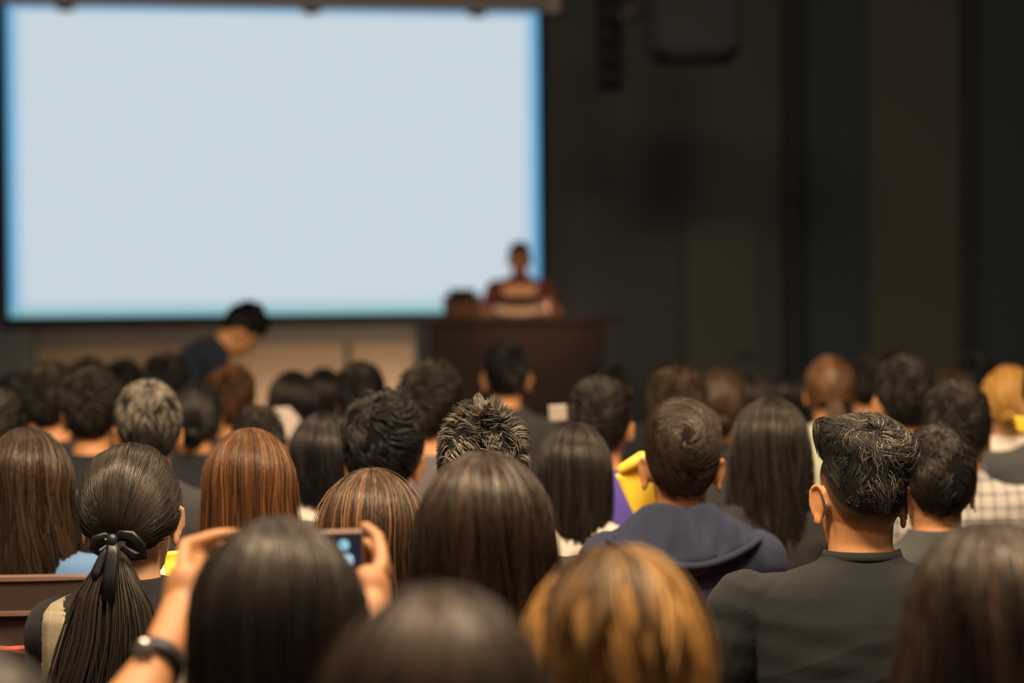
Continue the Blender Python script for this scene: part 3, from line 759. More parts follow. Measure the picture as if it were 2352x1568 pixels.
for s, nm in ((-1, 'left_page'), (1, 'right_page')):
    mb = MB(); mb.box((min(0, s * .15), 0, 0), (max(0, s * .15), .2, .008), Matrix.Translation((0, 0, .012)) @ Matrix.Rotation(R(12), 4, 'X') @ Matrix.Rotation(R(-6 * s), 4, 'Y')); link('page', mb.mesh('page', False), paper, r)
p = D(1257, 700, 16.5)
r = empty('highlight_glass', (p.x, 16.5, top)); tag(r, 'shiny glass added on the lectern for the bright blurred highlight by the speaker', 'glass')
gm = plain('glass_highlight', (.75, .45, .33), .08, .9, .6)  # orange metallic tint carries the blurred highlight; the glass is added for it
mb = MB(); mb.rings([[(q * math.cos(a), q * math.sin(a), hh) for a in np.arange(20) * math.pi / 10] for q, hh in ((.030, 0), (.033, .01), (.038, .115), (.035, .115), (.03, .03))]); link('tumbler', mb.mesh('tumbler'), gm, r)
p = D(1257, 686, 16.6)
r = empty('microphone', (p.x + .03, 16.6, top)); tag(r, 'gooseneck microphone added on the lectern for the dim blurred highlight by the speaker', 'microphone')
mb = MB(); mb.rings([[(.04 * math.cos(t), .04 * math.sin(t), h_) for t in np.arange(16) * math.pi / 8] for h_ in (.001, .012)]); link('base', mb.mesh('base'), blk, r)
mb = MB(); mb.tube([(0, 0, .016), (.01, 0, .07), (-.005, .02, .10)], [.006] * 3, n=8); link('gooseneck', mb.mesh('gooseneck'), blk, r)
mb = MB(); mb.ell((-.01, .03, .115), (.018, .022, .018)); link('microphone_head', mb.mesh('microphone_head'), plain('mic_highlight', (.5, .28, .2), .25, .6, .7), r)  # pinkish head carries the dimmer highlight; the microphone is added for it
l = bpy.data.lights.new('lectern_lamp', 'SPOT'); l.energy = 430; l.color = (1, .62, .34); l.spot_size = R(16); l.spot_blend = .5; l.shadow_soft_size = .1
o = bpy.data.objects.new('lectern_lamp', l); COL.objects.link(o); o.location = (.1, 13.6, 4.8)
o.rotation_euler = (Vector((.12, 16.8, 1.42)) - o.location).to_track_quat('-Z', 'Y').to_euler()
# ------------------------------------------------------------------ shared hair for the rows further back
HB = dict(
    s1=hair_short(11, 3000, .0018, clump=230, swirl=.8), s2=hair_short(12, 3000, .0019, clump=220, top=.030, lump=.006, lift=.010), s3=hair_short(13, 1300, .0022, top=.018, side=.008, swirl=-1.4),
    straight=hair_short(15, 4000, .0016, top=.020, side=.011, lump=.003, length=.62, swirl=.25, tilt=18, clump=200, lift=.003, grey=.60),
    curly=hair_short(14, 2200, .0022, top=.040, side=.022, lump=.009, lift=.012, curl=.16),
    l4=hair_long(24, 2600, .002, length=.115, wide=.078, wave=.005), l1=hair_long(21, 1600, .0022), l2=hair_long(22, 1600, .0022, length=.24, wide=.085, wave=.007), l3=hair_long(23, 1500, .0022, length=.16, wide=.082),
    bun=hair_tied(31, 1300, .0022, tail=0, bun=.036), pony=hair_tied(32, 1300, .0022, tie=(0, 100), tail=.22, tailw=.035, nt_=600))
TEE = cloth('tee_black', (.020, .021, .023)); NAVY = cloth('cloth_navy', (.018, .026, .045)); CHAR = cloth('cloth_charcoal', (.045, .042, .040))
WHITE = cloth('cloth_white', (.72, .62, .50)); CREAM = cloth('cloth_cream', (.62, .62, .42)); GREY = cloth('cloth_grey', (.13, .11, .105))
BLUE = cloth('cloth_denim_blue', (.10, .19, .34)); PURPLE = cloth('cloth_purple', (.10, .07, .32)); LAV = cloth('cloth_lavender', (.52, .44, .47))
SLATE = cloth('cloth_slate', (.10, .12, .19)); DUN = cloth('cloth_dark_grey', (.060, .060, .056)); BLK2 = cloth('cloth_soft_black', (.028, .024, .022))
def far(px, py, d, hk, hc, cl, label, **k):
    k.setdefault('b', .9 if hk in ('l4', 'l1', 'l2', 'l3', 'bun', 'pony') else 1.0)
    k.setdefault('voxel', .011)
    return person(px, py, d, HB[hk], H[hc], cl, label, **k)
# left block, far to near
far(285, 832, 10.23, 's2', 'black', NAVY, 'person with round dark hair in the far left row, between two taller dark heads')
far(205, 826, 9.59, 's1', 'black', TEE, 'person whose black hair shows just above the long-haired head behind the grey-topped man')
far(45, 853, 8.34, 's3', 'black', BLUE, 'dark-haired person in a blue top in the far row at the left edge', hy=8)
far(380, 820, 8.96, 's2', 'black', TEE, 'dark-haired person seated just left of the bending man', hy=10)
far(535, 848, 8.34, 's2', 'auburn', BLK2, 'person with short brown hair right below the face of the bending man', hy=-12)
far(122, 837, 7.72, 's1', 'soft', TEE, 'man in a black shirt with his left ear and bare neck lit, far left rows', hy=-14)
far(210, 853, 7.10, 's2', 'soft', TEE, 'man in black with a lit strip of neck, behind the long-haired woman at left edge', hy=4)
far(450, 873, 7.72, 'bun', 'black', TEE, 'woman with black hair wound in a flat bun, right of the grey-topped man')
far(-8, 898, 6.45, 's1', 'soft', TEE, 'person cut by the left frame edge whose dark hair shows above the long-haired woman')
far(590, 933, 6.82, 's3', 'soft', BLK2, 'dark-haired person whose crown shows just above the auburn long-haired woman', hy=12)
far(338, 878, 6.16, 'straight', 'grey', CHAR, 'man with greying crown and one lit right ear above the ponytailed woman', hy=14, key='greytop')
far(675, 850, 9.04, 'l3', 'black', WHITE, 'dark-haired woman in a white shirt, leftmost of the three dark heads before the brown wall', hy=-15)
far(745, 844, 9.84, 'l3', 'black', NAVY, 'dark-haired person in navy, middle of the three dark heads before the brown wall')
far(830, 836, 8.35, 's1', 'black', TEE, 'dark-haired man with a lit right ear, rightmost of the three heads before the brown wall', hy=-10)
far(990, 840, 6.75, 's2', 'soft', GREY, 'man in a grey shirt with tousled hair, just left of the lectern front', hy=-16, hr=3)
far(1163, 785, 9.05, 's3', 'black', CHAR, 'broad man in a dark grey shirt seated directly in front of the lectern', b=.86, earbig=1.15)
far(745, 944, 6.11, 'l4', 'black', WHITE, 'woman with long black hair and a white top behind the streaked-hair woman')
pp = far(880, 926, 5.49, 's2', 'black', GREY, 'man with thick black hair and a lit right ear, left of the spiky-haired man', hs=1.1, voxel=.008, hy=-6, hr=4)
far(1395, 829, 9.67, 's3', 'black', TEE, 'person in the far row behind the rounded head right of the lectern')
far(1380, 871, 6.49, 's1', 'soft', PURPLE, 'person in a purple top with round dark hair, right of the lectern', hy=-8)
far(1555, 868, 7.12, 'curly', 'brown', CHAR, 'person with curly brown hair just above the man in the navy hoodie')
far(1650, 843, 7.74, 'bun', 'brown', BLK2, 'woman with brown hair in a small bun, right of the curly-haired person')
far(1540, 838, 10.31, 's2', 'black', TEE, 'person in the farthest row barely visible above the curly brown hair')
far(1716, 850, 9.13, 'l2', 'soft', WHITE, 'dim long-haired woman in white above the long dark-haired woman')
far(1806, 850, 10.07, 'l2', 'black', BLK2, 'dim dark-haired person left of the copper ponytail')
far(1905, 813, 8.39, 'pony', 'copper', CREAM, 'woman with a copper brown ponytail and cream shirt in the right rows', b=1.0)
far(1990, 820, 9.45, 's1', 'soft', CHAR, 'dim far-row person between the copper ponytail and the man in the blue collar')
far(2060, 812, 10.53, 's2', 'black', TEE, 'person farthest back, hidden by the man with two lit ears')
far(2075, 823, 7.11, 's1', 'soft', SLATE, 'man with dark hair, both ears lit and a slate blue collar, right rows', hy=5, earbig=1.1)
far(2180, 848, 8.82, 'l3', 'brown', BLK2, 'dim brown-haired person behind the man in the checked shirt', hy=10)
far(2236, 818, 9.90, 's2', 'black', TEE, 'dim dark-haired person in the farthest row near the right edge')
far(2315, 836, 7.99, 'bun', 'gold', WHITE, 'woman with golden brown hair and a white shirt at the right edge', hy=-10)
far(2410, 830, 7.42, 's1', 'black', DUN, 'person in a dark grey jacket whose shoulder enters at the right edge', b=1.05, sleeve=1.8)
CHECK = plaid('cloth_check', (.50, .45, .38), (.13, .12, .12), 27, .24)
far(2200, 886, 6.41, 's1', 'soft', CHECK, 'man in a black and white checked shirt right of the greying man in glasses', b=1.15, hs=1.05, sleeve=1.4, key='check', hr=-4, neck=.012)
# the speaker and the man who bends down before the stage
STR = stripes_z('knit_maroon_striped', [(1.305, 1.35, (.012, .012, .014)), (1.35, 1.43, (.62, .36, .22))], (.10, .022, .022))
_n = STR.node_tree.nodes; _l = STR.node_tree.links; _B = _n['Principled BSDF']; _src = _B.inputs['Base Color'].links[0].from_socket
_sx = [q for q in _n if q.type == 'SEPXYZ'][0]; _ab = _n.new('ShaderNodeMath'); _ab.operation = 'ABSOLUTE'; _l.new(_sx.outputs['X'], _ab.inputs[0])
_gt = _n.new('ShaderNodeMath'); _gt.operation = 'GREATER_THAN'; _gt.inputs[1].default_value = .125; _l.new(_ab.outputs[0], _gt.inputs[0])
_mx = _n.new('ShaderNodeMix'); _mx.data_type = 'RGBA'; _mx.inputs['B'].default_value = (.10, .022, .022, 1); _l.new(_gt.outputs[0], _mx.inputs['Factor']); _l.new(_src, _mx.inputs['A']); _l.new(_mx.outputs['Result'], _B.inputs['Base Color'])
def sp_arms(Wi, s):
    out = []
    for sg in (-1, 1):
        S = np.array((.185 * sg, -.004, 1.415)); E = np.array((.27 * sg, .10, 1.21)); W = np.array((.10 * sg, .30, 1.245)); c = np.array((.06 * sg, .365, 1.25))
        fg = [([(c[0] - sg * .01, c[1] + (k - 1.5) * .018, c[2]), (c[0] - sg * .045, c[1] + (k - 1.5) * .018 + .01, c[2] + .006), (c[0] - sg * .07, c[1] + (k - 1.5) * .017, c[2] - .008)], [.0095, .009, .0075]) for k in range(4)]
        fg.append(([(c[0], c[1] - .03, c[2] + .01), (c[0] - sg * .03, c[1] - .045, c[2] + .018)], [.011, .009]))
        out.append(dict(S=S, E=E, W=W, palm=(c, (.04, .042, .016)), fingers=fg))
    return out
sp_ = person(1193, 556, 17.35, HB['s3'], H['black'], STR, 'person in a maroon sweater with a pale chest stripe speaking behind the lectern', b=1.05, yaw=180, stand=True, floor=.2, sleeve=.75, arms_world=sp_arms, sk=SKIN3, voxel=.009)
def bend_arms(Wi, s):
    return default_arms(1.0, .42)
person(548, 728, 12.0, HB['s2'], H['black'], NAVY, 'man in a navy shirt bending forward before the stage, seen from the side', yaw=-74, stand=True, lean=50, hp=6, voxel=.009, sk=SKIN, sleeve=.8, hs=1.08)

# ------------------------------------------------------------------ middle rows
hN = hair_long(41, 3200, .0019, length=.195, wide=.088, tones=.35)
person(1320, 971, 5.86, hN, H['soft'], WHITE, 'woman with long straight black hair left of the yellow folder', b=.95, voxel=.009)
hM = hair_long(42, 3200, .0019, length=.28, wide=.105, wave=.012, tones=.4, back=.13)
person(1770, 911, 5.85, hM, H['soft'], BLK2, 'woman with long wavy dark hair between the hoodie man and the man in glasses', b=.95, voxel=.009)
hL = hair_short(43, 4200, .0016, top=.020, side=.012, lump=.005, length=.5, swirl=.5, tilt=25, lift=.004)
L_ = person(2150, 985, 5.20, hL, H['soft'], DUN, 'man with neat dark hair and an earbud right of the greying man', b=1.0, voxel=.006, hy=6, neck=.012)
mb = MB(); mb.ell((.0905, .012, -.022), (.006, .006, .008)); mb.tube([(.0925, .008, -.026), (.0935, .004, -.045)], [.0035, .003], n=8)
link('earbud', mb.mesh('earbud'), plain('earbud_white', (.8, .78, .72), .3), L_['root'], L_['M'])
hO = hair_short(44, 5500, .0017, top=.026, side=.012, lift=.022, length=.30, lump=.006, clump=170, swirl=.2, tilt=10)
person(1110, 952, 4.61, hO, H['grey'], CHAR, 'man with spiky tousled hair behind the large long-haired woman', b=1.05, voxel=.008)
hR = hair_long(45, 4000, .0018, length=.20, wide=.115, wave=.010, back=.14, tones=.5)
person(62, 980, 4.99, hR, H['brown'], BLUE, 'woman with long wavy brown hair and a blue denim shirt at the left edge', b=1.0, voxel=.009, folds=.004, sleeve=1.5)
# man in the navy hoodie
def swirl_flow(d, s, g, ci): return d
hK = hair_short(46, 7000, .0017, top=.030, side=.010, lump=.004, lift=.005, length=.62, swirl=3.2, tilt=62, clump=240, base=.55)
HOOD = cloth('fleece_navy', (.026, .031, .055))
K_ = person(1565, 934, 5.23, hK, H['umber'], HOOD, 'man with swept dark hair in a navy hoodie beside the yellow folder', b=.98, aw=.95, voxel=.006, sleeve=1.9, hr=2, earbig=1.05)
def hood(root):
    mb = MB(); rings = []
    prof = [(.070, 1.120, .0), (.085, 1.115, .02), (.105, 1.075, .05), (.130, 1.035, .075), (.155, .995, .10), (.150, .965, .10), (.120, .955, .07), (.10, .99, .04), (.085, 1.04, .01)]
    for k in range(37):
        a = R(-128 + 256 * k / 36); c = math.cos(a); s_ = math.sin(a); ring = []
        back = max(0.0, c)
        for (r_, z, dr) in prof:
            rx = r_ * (1.08 if r_ > .1 else 1.0); ry = r_ * .80
            drop = (1.12 - z) * (.52 + .42 * back ** 2.2)
            fold = .004 * math.sin(a * 9 + z * 30) + .003 * math.sin(a * 17)
            ring.append((s_ * (rx + fold), -.016 - c * (ry + dr * .15 + fold) , 1.125 - drop - .012 * (1 - back)))
        rings.append(ring)
    mb.rings(rings)
    me = remesh(mb, 'hood', .006, 3)
    co = get_co(me); no = get_no(me); set_co(me, co + no * (.0055 * wob(co, 5, (60, 30, 22)) + .003 * wob(co, 6, (110, 40, 30)))[:, None])
    o = link('hood', me, HOOD, root)
    m2 = MB(); pts = []
    for k in range(33):
        a = R(-120 + 240 * k / 32); c = math.cos(a); back = max(0, c)
        pts.append((math.sin(a) * .170, -.018 - c * .138, 1.125 - .140 * (.52 + .42 * back ** 2.2) - .012 * (1 - back)))
    m2.tube(pts, [.0085] * 33, n=10)
    link('hood_hem', m2.mesh('hood_hem'), HOOD, o)
hood(K_['root'])
# ------------------------------------------------------------------ focus rows
hI = hair_long(51, 5200, .0015, length=.33, wide=.108, back=.13, wave=.004, tones=.9, locks=120, part=.15, spread=.05, rough=.0045, fly=.03)
person(572, 982, 4.86, hI, H['auburn'], CREAM, 'woman with long straight auburn hair behind the raised phone', b=.95, voxel=.008)
hHh = hair_long(52, 6500, .0012, length=.33, wide=.098, back=.125, wave=.004, locks=170, streak=.30, spread=.035, rough=.0035, fly=.03)
H_ = person(852, 1075, 3.99, hHh, H['streak'], TEE, 'woman with long brown hair streaked caramel, right of the raised phone', b=.92, voxel=.008, neck=-2, sk=SKIN2)
hJ = hair_long(53, 4500, .0017, length=.31, wide=.118, back=.135, wave=.012, tones=.5, locks=80, vol=.004, rough=.006)
person(1112, 1035, 3.37, hJ, H['umber'], LAV, 'woman with long layered dark hair in the middle, above the dark blurred head', b=.95, voxel=.009)
# ponytailed woman with a satin ribbon
hG = hair_tied(54, 6000, .0013, tie=(2, 117), tail=.42, tailw=.092, nt_=3000, locks=150, tones=.55, twave=.012, tail_dx=-.015, depth=.135)
VEST = plaid('linen_check', (.30, .25, .16), (.38, .33, .22), 30, .08)
G_ = person(300, 1012, 4.20, hG, H['soft'], cloth('cloth_black_knit', (.016, .015, .015)), 'woman with a low ponytail tied in a black satin ribbon, lower left', b=.88, aw=.82, voxel=.006, sleeve=1.9, hy=-6, sk=SKIN2)
def vest(P_):
    mb = MB(); mb.loft(torso_secs(.88, .0125))
    me = remesh(mb, 'linen_vest', .006, 2); co = get_co(me); no = get_no(me)
    co = co + no * (.0030 * wob(co, 9, (50, 30, 35)))[:, None]; set_co(me, co)
    wz = lambda z: np.interp(z, [.86, .90, .93, 1.0, 1.06], [.0, .04, .070, .096, .116])
    w0 = wz(co[:, 2]); nb = (np.abs(np.abs(co[:, 0]) - w0) < .0035) & (co[:, 2] > .87); co[nb, 0] = np.sign(co[nb, 0]) * w0[nb]
    set_co(me, co)
    import bmesh
    bm = bmesh.new(); bm.from_mesh(me)
    kill = []
    for f in bm.faces:
        x, y, z = f.calc_center_median(); w_ = float(wz(z))
        if (z > .86 and abs(x) < w_) or (z > .86 and abs(x) > .150) or z > 1.058: kill.append(f)
    bmesh.ops.delete(bm, geom=kill, context='FACES'); bm.to_mesh(me); bm.free()
    o = link('linen_vest', me, VEST, P_['root']); o['label'] = 'beige checked linen vest'
    so = o.modifiers.new('thick', 'SOLIDIFY'); so.thickness = .004; so.offset = -1
vest(G_)
SAT = plain('satin_black', (.012, .012, .012), .42, .5)
def ribbon(P_):
    mb = MB(); c = HC + sph(np.array(R(117)), np.array(R(2))) * (HA + .016); c = c + np.array((0, -.012, .004))
    def band(pts, w):
        n = len(pts); pts = [np.array(p) for p in pts]; rings = []
        for i in range(n):
            t = pts[min(i + 1, n - 1)] - pts[max(i - 1, 0)]; t /= np.linalg.norm(t)
            u = np.cross(t, (0, -1, .01)); u /= np.linalg.norm(u) + 1e-9; nn = np.cross(u, t); ww = w[i] if hasattr(w, '__len__') else w
            rings.append([pts[i] + u * ww - nn * .0012, pts[i] + u * ww * .5 + nn * .001, pts[i] - u * ww * .5 - nn * .001, pts[i] - u * ww - nn * .0012, pts[i] - u * ww * .5 + nn * .0022 * -1, pts[i] + u * ww * .5 - nn * .002])
        mb.rings(rings)
    band([c + (0, -.010, .002), c + (.014, -.022, .012), c + (.034, -.026, .010), c + (.050, -.020, -.008), c + (.052, -.012, -.026), c + (.036, -.012, -.026), c + (.014, -.012, -.010)], [.005, .008, .010, .010, .009, .009, .005])
    band([c + (0, -.010, .002), c + (-.012, -.022, .010), c + (-.028, -.024, .004), c + (-.034, -.016, -.014), c + (-.024, -.012, -.022), c + (-.010, -.012, -.010)], [.005, .007, .009, .009, .008, .005])
    mb.ell(c + (0, -.018, 0), (.011, .010, .014))
    band([c + (0, -.020, .006), c + (.003, -.034, -.02), c + (.002, -.044, -.055), c + (-.002, -.050, -.100)], [.008, .012, .013, .0135])
    band([c + (0, -.014, -.004), c + (-.016, -.022, -.025), c + (-.026, -.030, -.05), c + (-.028, -.034, -.062)], [.005, .008, .009, .007])
    link('ribbon', mb.mesh('ribbon'), SAT, P_['root'], P_['M'])['label'] = 'black satin ribbon bow'
    m2 = MB()
    m2.ell(c + (-.010, -.026, .004), (.0022, .0022, .0022), nu=8, nv=6)
    link('bead', m2.mesh('bead'), plain('bead_gold', (.7, .5, .25), .2, .5, 1), P_['root'], P_['M'])
ribbon(G_)
# greying man in glasses: quiff above shaved sides
def f_shape(th, ph, q):
    # more volume over the crown and the front, a bulge on the right of the crown
    sx = np.sin(th) * np.sin(ph); fy = -np.sin(th) * np.cos(ph); cz = np.cos(th)
    return .022 * np.exp(-((cz - .75) / .38) ** 2) * (.6 + .4 * np.clip(fy + .3, 0, 1)) + .020 * np.exp(-((sx - .80) / .28) ** 2 - ((cz - .58) / .30) ** 2) + .022 * np.exp(-((sx + .66) / .20) ** 2 - ((cz - .76) / .22) ** 2)
HEM_F = ([0, 25, 45, 60, 80, 100, 130, 180], [112, 108, 92, 76, 66, 62, 58, 54])
hF = hair_short(55, 12000, .00085, top=.024, side=.017, lump=.0035, lift=.007, length=.50, swirl=.9, tilt=34, clump=330, hem=HEM_F, curl=.075, K=10, nape_h=.006, neck_r=.064, shape=f_shape, grey=.42, grey_at='crown', base=.4)
def folded_arms(b):
    out = default_arms(b)
    for a_, s in zip(out, (-1, 1)):
        a_['E'] = np.array((s * .283, .010, .800)); a_['W'] = np.array((s * .06, .225 + .03 * s, .765 + .02 * s)); c_ = np.array((-s * .015, .235 + .03 * s, .770 + .02 * s))
        a_['palm'] = (c_, (.042, .016, .036))
        a_['fingers'] = [([c_ + (-s * .02, 0, (k - 1.5) * .018), c_ + (-s * .055, -.006, (k - 1.5) * .019), c_ + (-s * .082, -.022, (k - 1.5) * .018)], [.0095, .009, .0075]) for k in range(4)] + [([c_ + (0, .005, .03), c_ + (-s * .02, .0, .055)], [.011, .009])]
    return out
F_ = person(1975, 962, 4.41, hF, H['grey'], cloth('tee_washed_black', (.019, .0195, .018)), 'man with greying quiff, glasses and a faded black t-shirt, right of centre', b=1.22, voxel=.0042, sleeve=.96, arms=folded_arms(1.22), hy=9, hr=3, folds=.0022, neck=.010, aw=1.04, earbig=1.08, dup_top=.012)
def shaved(P_):
    nu, nv = 80, 40
    ph = np.linspace(-math.pi, math.pi, nu, endpoint=False); q = np.linspace(.25, 1, nv); PH, Q = np.meshgrid(ph, q)
    hem = hem_angle(PH, ([0, 30, 50, 66, 78, 96, 128, 180], [141, 140, 130, 112, 98, 96, 64, 54]))
    TH = Q * hem
    v = nape(HC + sph(TH, PH) * (HA + .0075 * np.clip((1.0 - Q) * 6, 0, 1)[..., None] - .003), .0045 * np.clip((1.0 - Q) * 6, 0, 1) - .0035, .0635)
    # below the skull the nape is a column
    low = np.cos(TH) < -.35
    hm = hair_mesh('shaved_hair', [(v.reshape(-1, 3), gridfaces(nu, nv, True), np.clip((1 - Q) * 4.5, 0, 1).ravel())])
    m, N, L, B = nt('hair_stubble'); B.inputs['Roughness'].default_value = .7; B.inputs['Specular IOR Level'].default_value = .2
    at = N.new('ShaderNodeAttribute'); at.attribute_name = 'tone'; no = N.new('ShaderNodeTexNoise'); no.inputs['Scale'].default_value = 700
    tc = N.new('ShaderNodeTexCoord'); L.new(tc.outputs['Object'], no.inputs['Vector'])
    ad = N.new('ShaderNodeMath'); ad.operation = 'MULTIPLY_ADD'; ad.inputs[1].default_value = .5; ad.inputs[2].default_value = -.22; L.new(no.outputs[0], ad.inputs[0])
    sm_ = N.new('ShaderNodeMath'); sm_.operation = 'ADD'; sm_.use_clamp = True; L.new(at.outputs['Fac'], sm_.inputs[0]); L.new(ad.outputs[0], sm_.inputs[1])
    mx = N.new('ShaderNodeMix'); mx.data_type = 'RGBA'; mx.inputs['A'].default_value = (.50, .27, .13, 1); mx.inputs['B'].default_value = (.014, .011, .009, 1)
    L.new(sm_.outputs[0], mx.inputs['Factor']); L.new(mx.outputs['Result'], B.inputs['Base Color'])
    link('shaved_hair', hm, [m, m], P_['root'], P_['M'])['label'] = 'short shaved hair at nape and temples'
shaved(F_)
def glasses(P_):
    mb = MB(); blk_ = plain('frame_black', (.012, .012, .012), .2, .6)
    for s in (-1, 1):
        pts = [(s * .034 + .026 * math.cos(a), .108 - .012 * abs(math.cos(a)), .004 + .019 * math.sin(a)) for a in np.arange(20) * math.pi / 10]
        mb.tube(pts, [.002] * 20, n=6, closed=True)
        mb.tube([(s * .060, .098, .010), (s * .080, .085, .012), (s * .087, .03, .022), (s * .0885, .006, .032), (s * .0845, -.010, .030), (s * .0805, -.022, .014), (s * .0785, -.034, -.006), (s * .0765, -.044, -.022)], [.0026, .0034, .003, .003, .0028, .0024, .0022, .002], n=8)
    mb.tube([(-.009, .109, .008), (0, .112, .011), (.009, .109, .008)], [.002] * 3, n=6)
    link('glasses', mb.mesh('glasses'), blk_, P_['root'], P_['M'])['label'] = 'thin black glasses frame'
glasses(F_)
def collar(P_, rx, ry, z, h, mat, x=0, y=-.014, tilt=6, name='collar'):
    mb = MB(); rings = []
    for k in range(48):
        a = 2 * math.pi * k / 48; c = math.cos(a); s_ = math.sin(a)
        zz = z - .018 * max(0, s_) - .0 * c
        rings.append([(rx * c * q, y + ry * s_ * q, zz + dz_) for q, dz_ in ((.96, h / 2), (1.0, h / 2 - .0005), (1.055, -h / 2), (1.03, -h / 2 - .003), (.94, -h / 2))])
    mb.rings(rings, closed=True); return link(name, mb.mesh(name), mat, P_['shirt'])
collar(F_, .072, .068, 1.095, .014, cloth('tee_washed_black', (.019, .0195, .018)))
collar(L_, .070, .067, 1.090, .028, DUN)
# ------------------------------------------------------------------ near blurred heads
hB = hair_long(61, 1800, .0026, length=.26, wide=.125, tones=.5, wave=.006, back=.14)
person(1002, 1345, 1.90, hB, H['umber'], BLK2, 'large blurred dark brown head at the bottom centre', b=.95, voxel=.011)
hC = hair_long(62, 2600, .0026, length=.32, wide=.125, wave=.030, tones=1.0, locks=60, streak=.42, vol=.005, rough=.008, back=.14)
person(1418, 1254, 2.52, hC, H['blonde'], BLK2, 'blurred woman with wavy golden blonde hair at the bottom', b=.92, voxel=.011)
hD = hair_long(63, 2400, .0026, length=.36, wide=.15, wave=.020, tones=.6, locks=50, vol=.006, rough=.008, back=.14, flare=.01)
person(2275, 1196, 2.67, hD, H['umber'], BLK2, 'blurred woman with wavy dark brown hair in the lower right corner', b=.95, voxel=.011)
hE = hair_long(64, 1200, .0028, length=.3, wide=.10)
person(-75, 1465, 2.07, hE, H['black'], BLK2, 'blurred dark head just entering at the lower left corner', b=.9, voxel=.011)
# woman filming with a phone
DA = 2.75
def hand_chain(Wi, pts): 
    return [tuple(Wi @ P(x, y, d)) for x, y, d, r_ in pts]
def a_arms(Wi, s):
    L = lambda x, y, d: np.array(Wi @ P(x, y, d))
    S = 1 / s
    left = dict(S=np.array((-.175, .0, .995)), E=L(262, 1700, DA + .02), W=L(372, 1500, DA + .13), palm=(L(425, 1375, DA + .24), (.030, .034, .050)),
                fingers=[([L(415, 1330, DA + .26), L(425, 1250, DA + .32), L(500, 1228, DA + .36), L(592, 1222, DA + .36)], [.0115, .0105, .0095, .0085]),
                         ([L(440, 1330, DA + .28), L(462, 1262, DA + .36), L(530, 1250, DA + .40), L(590, 1240, DA + .40)], [.0115, .0105, .0095, .0085]),
                         ([L(455, 1345, DA + .27), L(490, 1300, DA + .36), L(545, 1290, DA + .40)], [.0115, .0105, .009]),
                         ([L(455, 1370, DA + .27), L(500, 1345, DA + .35), L(540, 1340, DA + .38)], [.0105, .0095, .0085]),
                         ([L(430, 1400, DA + .22), L(475, 1370, DA + .20), L(495, 1322, DA + .24), L(520, 1290, DA + .29)], [.014, .013, .0115, .0095])])
    right = dict(S=np.array((.175, .0, .995)), E=L(905, 1660, DA + .05), W=L(862, 1450, DA + .22), palm=(L(848, 1372, DA + .28), (.030, .030, .044)),
                 fingers=[([L(860, 1330, DA + .30), L(878, 1290, DA + .33), L(868, 1235, DA + .36), L(838, 1208, DA + .37)], [.0125, .0115, .0105, .009]),
                          ([L(862, 1350, DA + .30), L(884, 1310, DA + .35), L(868, 1265, DA + .39), L(835, 1245, DA + .40)], [.012, .011, .010, .009]),
                          ([L(860, 1370, DA + .30), L(878, 1335, DA + .36), L(858, 1298, DA + .40), L(828, 1285, DA + .40)], [.012, .011, .010, .009]),
                          ([L(850, 1385, DA + .30), L(862, 1355, DA + .36), L(842, 1328, DA + .39)], [.011, .010, .0085]),
                          ([L(835, 1390, DA + .26), L(812, 1350, DA + .27), L(818, 1322, DA + .31)], [.014, .0125, .010])])
    return [left, right]
hA = hair_long(65, 2200, .0024, length=.33, wide=.10, tones=.35, wave=.003, back=.12, rough=.002)
A_ = person(638, 1196, DA, hA, H['soft'], TEE, 'woman with straight black hair holding up a phone to film the stage', b=.9, voxel=.006, arms_world=a_arms, sleeve=.6, hs=1.04, sk=SKIN4)
Wi = A_['W'].inverted()
def near(x, y, d): return np.array(Wi @ P(x, y, d))
a = near(352, 1535, DA + .10); b = near(386, 1470, DA + .145); ax = (b - a) / np.linalg.norm(b - a); c0 = near(358, 1522, DA + .113)
mb = MB(); mb.tube([c0 - ax * .010, c0 + ax * .010], [.036, .034], n=24, cap=False); link('watch_strap', mb.mesh('watch_strap'), plain('strap_black', (.015, .015, .015), .5), A_['root'])
mb = MB(); cc = near(330, 1500, DA + .08); mb.ell(cc, (.012, .008, .018)); link('watch_case', mb.mesh('watch_case'), plain('watch_silver', (.6, .55, .5), .25, .5, .9), A_['root'])
g0 = near(878, 1322, DA + .355); mb = MB(); mb.tube([g0 + (-.014 * math.cos(t), -.004, .014 * math.sin(t)) for t in np.arange(16) * math.pi / 8], [.003] * 16, n=6, closed=True); link('ring', mb.mesh('ring'), plain('ring_silver', (.8, .72, .6), .2, .5, 1), A_['root'])
# the phone, held level in both hands, its screen towards the camera
dp = DA + .385
pa = P(566, 1224, dp); pb = P(836, 1216, dp); pc = P(836, 1352, dp)
ux = (pb - pa).normalized(); W_ = (pb - pa).length; Hh = .078
rot = Matrix((ux, Vector((0, 1, 0)), ux.cross(Vector((0, 1, 0))))).transposed().to_4x4()
ph = empty('smartphone', (0, 0, 0)); ph.matrix_world = Matrix.Translation((pa + pb) / 2 + Vector((0, 0, -Hh / 2))) @ rot
tag(ph, 'black smartphone held level with its screen facing back, in two raised hands', 'phone')
def pbox(name, lo, hi, m, bev=0.0):
    mb = MB(); mb.box(lo, hi); o = link(name, mb.mesh(name, False), m, ph)
    if bev: bevel_obj(o, bev, 4)
    return o
pbox('case', (-W_ / 2, 0, -Hh / 2), (W_ / 2, .009, Hh / 2), plain('phone_rim', (.30, .20, .15), .35, .5, .3), .004)
pbox('glass_front', (-W_ / 2 + .004, -.001, -Hh / 2 + .004), (W_ / 2 - .003, .001, Hh / 2 - .005), plain('phone_black', (.010, .011, .016), .15))
